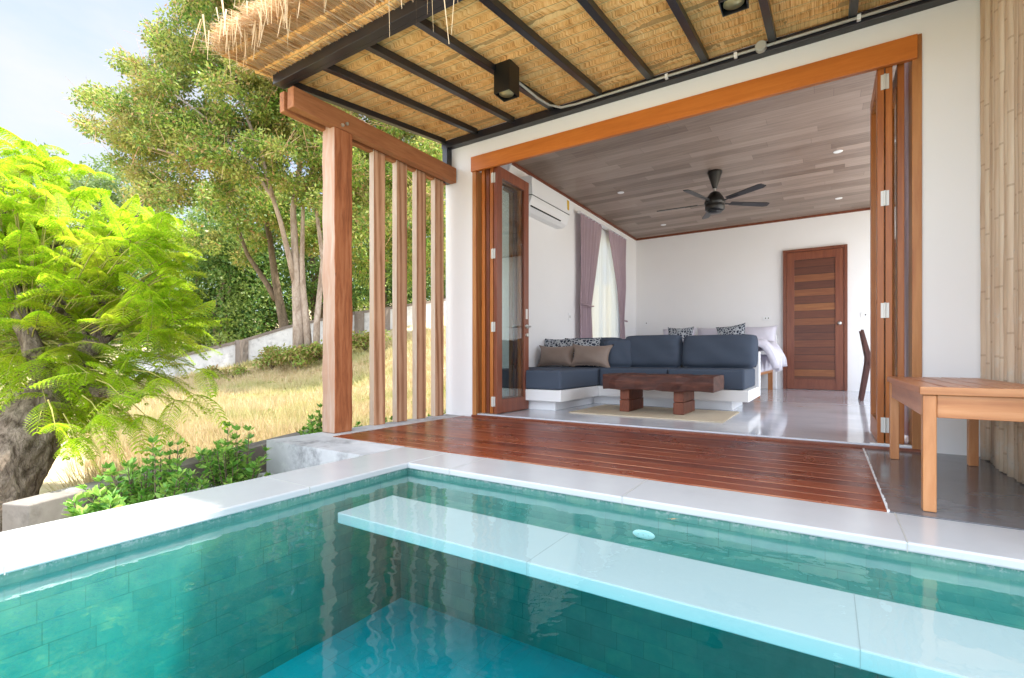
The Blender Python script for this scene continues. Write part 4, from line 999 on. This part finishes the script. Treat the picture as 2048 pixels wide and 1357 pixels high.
# undergrowth along the wall
def bush(u, v, d, w, h, n, mt, lab, cat='bush', size=.1, seed=0, group=None, name='bush'):
    c = at(u, v, d); t = thing(name, tuple(c), lab, cat, group); r = np.random.default_rng(seed); b = MB(); C = []; Rr = []
    for k in range(9):
        a = r.uniform(0, 2 * math.pi); q = r.uniform(.2, 1) * w / 2; tip = c + np.array([math.cos(a) * q, math.sin(a) * q, h * r.uniform(.45, 1)]); limb(b, [c - [0, 0, .05], (c + tip) / 2 + [0, 0, .05], tip], .012, .004, 5); C.append(tip - [0, 0, h * .15]); Rr.append(h * .3 + .05)
    b.build('stems', m_bark3, t); leafcloud(C, Rr, n, size, mt, 'leaves', t, .85, .4, seed + 1); return t
bush(545, 738, 16.0, 1.5, .75, 1500, m_weed, 'wispy green bush against the boundary wall left of the pale stems', seed=3, group='weedy bushes at the foot of the wall')
bush(592, 735, 15.0, 1.3, .55, 1900, m_weed, 'reddish green bush at the foot of the pale stems', seed=4, group='weedy bushes at the foot of the wall')
bush(640, 718, 15.2, .9, .5, 1300, m_weed, 'yellow green bush between the pale stems and the post', seed=5, group='weedy bushes at the foot of the wall')
bush(730, 700, 16.5, 1.6, .6, 1800, m_weed, 'reddish weeds behind the gap beside the post', seed=6, group='weedy bushes at the foot of the wall')
bush(460, 762, 15.5, 1.2, .45, 900, m_weed, 'small weed clump at the wall, left of the wall pillar', seed=7, group='weedy bushes at the foot of the wall')


# near leafy shrubs: whorls of pointed leaves on upright stems
def shrub(base, w, h, ns, lab, lsize=.05, seed=0, lean=(0, 0)):
    r = np.random.default_rng(seed); base = np.array(base, float); t = thing('shrub', tuple(base), lab, 'shrub', 'glossy green shrubs beside the pool'); b = MB(); Cs, Ds = [], []
    for k in range(ns):
        a = r.uniform(0, 2 * math.pi); q = r.uniform(.1, 1) ** .7 * w / 2; tip = base + np.array([math.cos(a) * q + lean[0] * h, math.sin(a) * q + lean[1] * h, h * r.uniform(.35, 1) * (1.1 - .5 * q / (w / 2))]); mid = base * .5 + tip * .5 + np.array([math.cos(a), math.sin(a), 0]) * w * .08
        limb(b, [base, mid, tip], .006, .002, 5)
        for s in np.linspace(.3, 1, 9):
            p = (1 - s) ** 2 * base + 2 * s * (1 - s) * mid + s * s * tip; ax = nrmz(tip - mid)
            for j in range(5 if s < .95 else 9):
                th = r.uniform(0, 2 * math.pi); o_ = np.array([math.cos(th), math.sin(th), r.uniform(-.1, .9)]); Cs.append(p); Ds.append(o_ + ax * (.3 if s < .95 else .8))
    b.build('stems', m_bark3, t); Cs = np.array(Cs); Ds = nrmz(np.array(Ds)); n = len(Cs); L = lsize * r.uniform(.65, 1.25, n); Nn = nrmz(np.cross(np.cross(Ds, [0, 0, 1.]), Ds) + r.normal(size=(n, 3)) * .35)
    V, Q = leafq(Cs + Ds * .006, Ds, Nn, L, L * .42, .1); np_mesh('leaves', V, Q, m_shrub, t)
    return t
shrub((-2.84, 1.12, -.36), .56, .54, 60, 'leafy green shrub rising over the coping, nearer the big trunk', .046, 1)
shrub((-3.0, 1.58, -.36), .38, .54, 42, 'leafy green shrub between the kerb and the cement step', .046, 2)
shrub((-2.60, .80, -.24), .28, .26, 16, 'small low shrub sprig at the white coping near the kerb end', .046, 3)
shrub((-3.42, 2.55, -.34), .55, .50, 50, 'green shrub just left of the timber post', .05, 4)
shrub((-3.44, 3.1, -.36), .45, .42, 34, 'green shrub seen between the post and the first slat', .05, 5)
shrub((-3.42, 3.95, -.36), .5, .5, 34, 'green shrub seen between the last slats', .05, 6)
shrub((-3.05, 1.75, -.36), .2, .16, 10, 'low sprig of leaves in the corner by the cement block', .04, 7)

# grass: dense blades over the slope
def grass():
    n = 230000; r = np.random.default_rng(21); u = r.uniform(180, 1000, n); d = 2.9 + (19 - 2.9) * r.uniform(0, 1, n) ** 1.15
    f = np.array([-math.sin(TH), math.cos(TH)]); rr = np.array([math.cos(TH), math.sin(TH)]); XY = (f + rr * ((u - 1024) / F)[:, None]) * d[:, None]
    kd = k2 - k1; side = (XY[:, 0] - k1[0]) * kd[1] - (XY[:, 1] - k1[1]) * kd[0]
    ok = (XY[:, 0] < -3.5) & ((side < -.25) | (XY[:, 1] > 2.2)); XY = XY[ok]; d = d[ok]; n = len(XY)
    P0 = np.column_stack([XY, gz(XY[:, 0], XY[:, 1]) + .03 * np.sin(XY[:, 0] * 1.7 + XY[:, 1]) * np.cos(XY[:, 1] * 1.3) - .01]); H_ = r.uniform(.04, .17, n) * (1 + .5 * np.sin(XY[:, 0] * 2.1) * np.cos(XY[:, 1] * 1.6))
    D = np.column_stack([r.normal(0, .35, n), r.normal(0, .35, n), np.ones(n)]); D = nrmz(D); s = nrmz(np.cross(D, r.normal(size=(n, 3)))) * (.0022 + .0009 * d)[:, None]
    V = np.stack([P0 - s, P0 + s, P0 + D * H_[:, None] + np.column_stack([r.normal(0, .02, n), r.normal(0, .02, n), np.zeros(n)])], 1).reshape(-1, 3)
    nc, nb = 1500, 34; u = r.uniform(180, 1000, nc); d = 3.0 + 15 * r.uniform(0, 1, nc) ** 1.3; XY = (f + rr * ((u - 1024) / F)[:, None]) * d[:, None]
    side = (XY[:, 0] - k1[0]) * kd[1] - (XY[:, 1] - k1[1]) * kd[0]; ok = (XY[:, 0] < -3.6) & ((side < -.35) | (XY[:, 1] > 2.4)); XY = XY[ok]; d = d[ok]; nc = len(XY)
    sp = r.normal(0, .07, (nc, nb, 2)); Q0 = (XY[:, None, :] + sp).reshape(-1, 2); dd = np.repeat(d, nb); n2_ = len(Q0)
    P1 = np.column_stack([Q0, gz(Q0[:, 0], Q0[:, 1]) - .01]); D1 = np.column_stack([sp.reshape(-1, 2) * 4 + r.normal(0, .2, (n2_, 2)), np.ones(n2_)]); D1 = nrmz(D1); H1 = r.uniform(.12, .30, n2_)
    s1 = nrmz(np.cross(D1, r.normal(size=(n2_, 3)))) * (.0018 + .0007 * dd)[:, None]
    V = np.concatenate([V, np.stack([P1 - s1, P1 + s1, P1 + D1 * H1[:, None]], 1).reshape(-1, 3)])
    o = np_mesh('dry_grass', V, np.arange(len(V)).reshape(-1, 3), m_grass); tag(o, 'dry straw coloured grass covering the garden slope', 'grass', kind='stuff')
grass()
r = np.random.default_rng(31); n = 260; u = r.uniform(200, 980, n); d = 3.2 + 13 * r.uniform(0, 1, n) ** 1.2; f2 = np.array([-math.sin(TH), math.cos(TH)]); r2 = np.array([math.cos(TH), math.sin(TH)])
XY = (f2 + r2 * ((u - 1024) / F)[:, None]) * d[:, None]; kd = k2 - k1; side = (XY[:, 0] - k1[0]) * kd[1] - (XY[:, 1] - k1[1]) * kd[0]; XY = XY[(XY[:, 0] < -3.7) & ((side < -.4) | (XY[:, 1] > 2.6))]
tag(leafcloud([(*p, float(gz(p[0], p[1])) + .04) for p in XY], r.uniform(.07, .22, len(XY)), 9000, .05, m_weed, 'ground_weeds', None, .35, .5, 33), 'low green weeds scattered through the dry grass', 'weeds', kind='stuff')

# near feathery tree at the left
T3 = thing('feathery_tree', tuple(at(-70, 1120, 2.5)), 'feathery lime green tree with thick rough trunk at the left edge', 'tree')
b = MB(); A = at
b.tube([A(-120, 1230, 2.5), A(-95, 1160, 2.55), A(-70, 1090, 2.62), A(-42, 1030, 2.7), A(-8, 965, 2.78), A(28, 905, 2.86), A(62, 850, 2.95), A(95, 795, 3.03), A(150, 730, 3.12)], [.27, .25, .22, .205, .195, .19, .175, .14, .08], 24)
limb(b, [A(120, 800, 3.0), A(190, 700, 3.2), A(215, 610, 3.3), A(232, 500, 3.4), A(250, 420, 3.5)], .085, .015, 10)
for q in range(16):
    u0, v0 = random.choice(((60, 690), (190, 700), (215, 610), (20, 560), (232, 520), (10, 450), (140, 770)))
    u1, v1 = u0 + random.uniform(-120, 150), v0 - random.uniform(-30, 170); limb(b, [A(u0, v0, 3.15), A((u0 + u1) / 2 + 10, (v0 + v1) / 2 - 15, 3.15), A(u1, v1, 3.1 + random.uniform(-.4, .6))], .022, .006, 6)
limb(b, [A(110, 800, 3.0), A(60, 690, 3.0), A(20, 560, 3.1), A(10, 430, 3.2)], .08, .015, 10)
limb(b, [A(150, 770, 3.05), A(215, 790, 2.9), A(300, 790, 2.8)], .05, .012, 8)
tr = b.build('trunk', m_bark1, T3, True, sub=2)
dm = tr.modifiers.new('rough', 'DISPLACE'); tx = bpy.data.textures.new('bark', 'CLOUDS'); tx.noise_scale = .055; tx.noise_depth = 3; dm.texture = tx; dm.strength = .07


def fronds(tips, seed, L0=.225):
    r = np.random.default_rng(seed); CC, DD, NN, LL, WW = [], [], [], [], []; rib = []
    for tip, out in tips:
        for q in range(r.integers(3, 6)):
            d0 = nrmz(out * .55 + r.normal(size=3) * np.array([.7, .7, .25]) + np.array([0, 0, .12])); L = L0 * r.uniform(.65, 1.2); ns = 11; up = np.array([0, 0, 1.]) + r.normal(size=3) * .18; side = nrmz(np.cross(d0, up)); nv = nrmz(np.cross(side, d0)); sg = r.uniform(.1, .7)
            t = np.linspace(.12, 1, ns); P = tip + d0 * (L * t)[:, None] - np.array([0, 0, 1.]) * (sg * L * t ** 2.2)[:, None]
            tg = nrmz(np.gradient(P, axis=0)); rib.append([tip] + [P[i] for i in (2, 5, 8, 10)])
            for s in (1, -1):
                pl = L * .27 * np.sin(np.pi * (.16 + .80 * t)) ** .7; pd = nrmz(side * s + tg * .35 + nv * .06)
                m = 9; w = np.linspace(.06, 1, m)
                pts = P[:, None, :] + pd[:, None, :] * (pl[:, None] * w)[..., None] - np.array([0, 0, 1.]) * (pl[:, None] * .62 * w ** 2)[..., None]
                ld = nrmz(np.cross(pd, nv)); ll = (.026 * L / .4) * np.sin(np.pi * (.1 + .8 * w))
                for s2 in (1, -1):
                    dd = nrmz(ld * s2 + pd * .35)[:, None, :] * np.ones((1, m, 1)); CC.append(pts.reshape(-1, 3)); DD.append(dd.reshape(-1, 3)); NN.append(np.broadcast_to(nrmz(nv + r.normal(size=3) * .15), (ns * m, 3))); LL.append(np.tile(ll, ns)); WW.append(np.full(ns * m, .0145 * L / .4))
    return np.concatenate(CC), np.concatenate(DD), np.concatenate(NN), np.concatenate(LL), np.concatenate(WW), rib


tips = []; r = random.Random(8)
poly = [(-120, 330), (40, 330), (110, 330), (150, 400), (190, 430), (330, 440), (370, 500), (360, 600), (385, 650), (350, 720), (300, 770), (280, 800), (200, 830), (100, 830), (60, 810), (-120, 800)]
hub = at(60, 620, 3.1)
while len(tips) < 440:
    u, v = r.uniform(-120, 390), r.uniform(330, 850)
    if not inpoly(u, v, poly): continue
    p = at(u, v, r.uniform(2.8, 3.75)); tips.append((p, nrmz(p - hub + np.array([0, 0, .15]))))
for (u, v, d) in ((150, 880, 2.6), (110, 850, 2.55), (240, 790, 2.7), (150, 400, 3.1), (300, 450, 3.2), (180, 350, 3.3), (290, 830, 2.8), (400, 740, 3.0), (390, 790, 2.9), (330, 470, 3.3), (370, 640, 3.2), (200, 830, 2.6), (330, 760, 2.8), (350, 800, 3.0), (260, 830, 2.9), (90, 340, 3.2), (60, 300, 3.3)):
    p = at(u, v, d); tips.append((p, nrmz(p - hub)))
CC, DD, NN, LL, WW, rib = fronds(tips, 4)
V, Q = leafq(CC, DD, NN, LL, WW); np_mesh('crown', V, Q, m_lime, T3)
b = MB()
for q in rib: b.tube(q, [.002, .0017, .0014, .0011, .0008], 4, False)
for tp, o_ in tips: b.tube([tp - o_ * .26 - np.array([0, 0, .04]), tp - o_ * .12, tp], [.004, .0035, .002], 5, False)
b.build('branches', m_stem, T3)
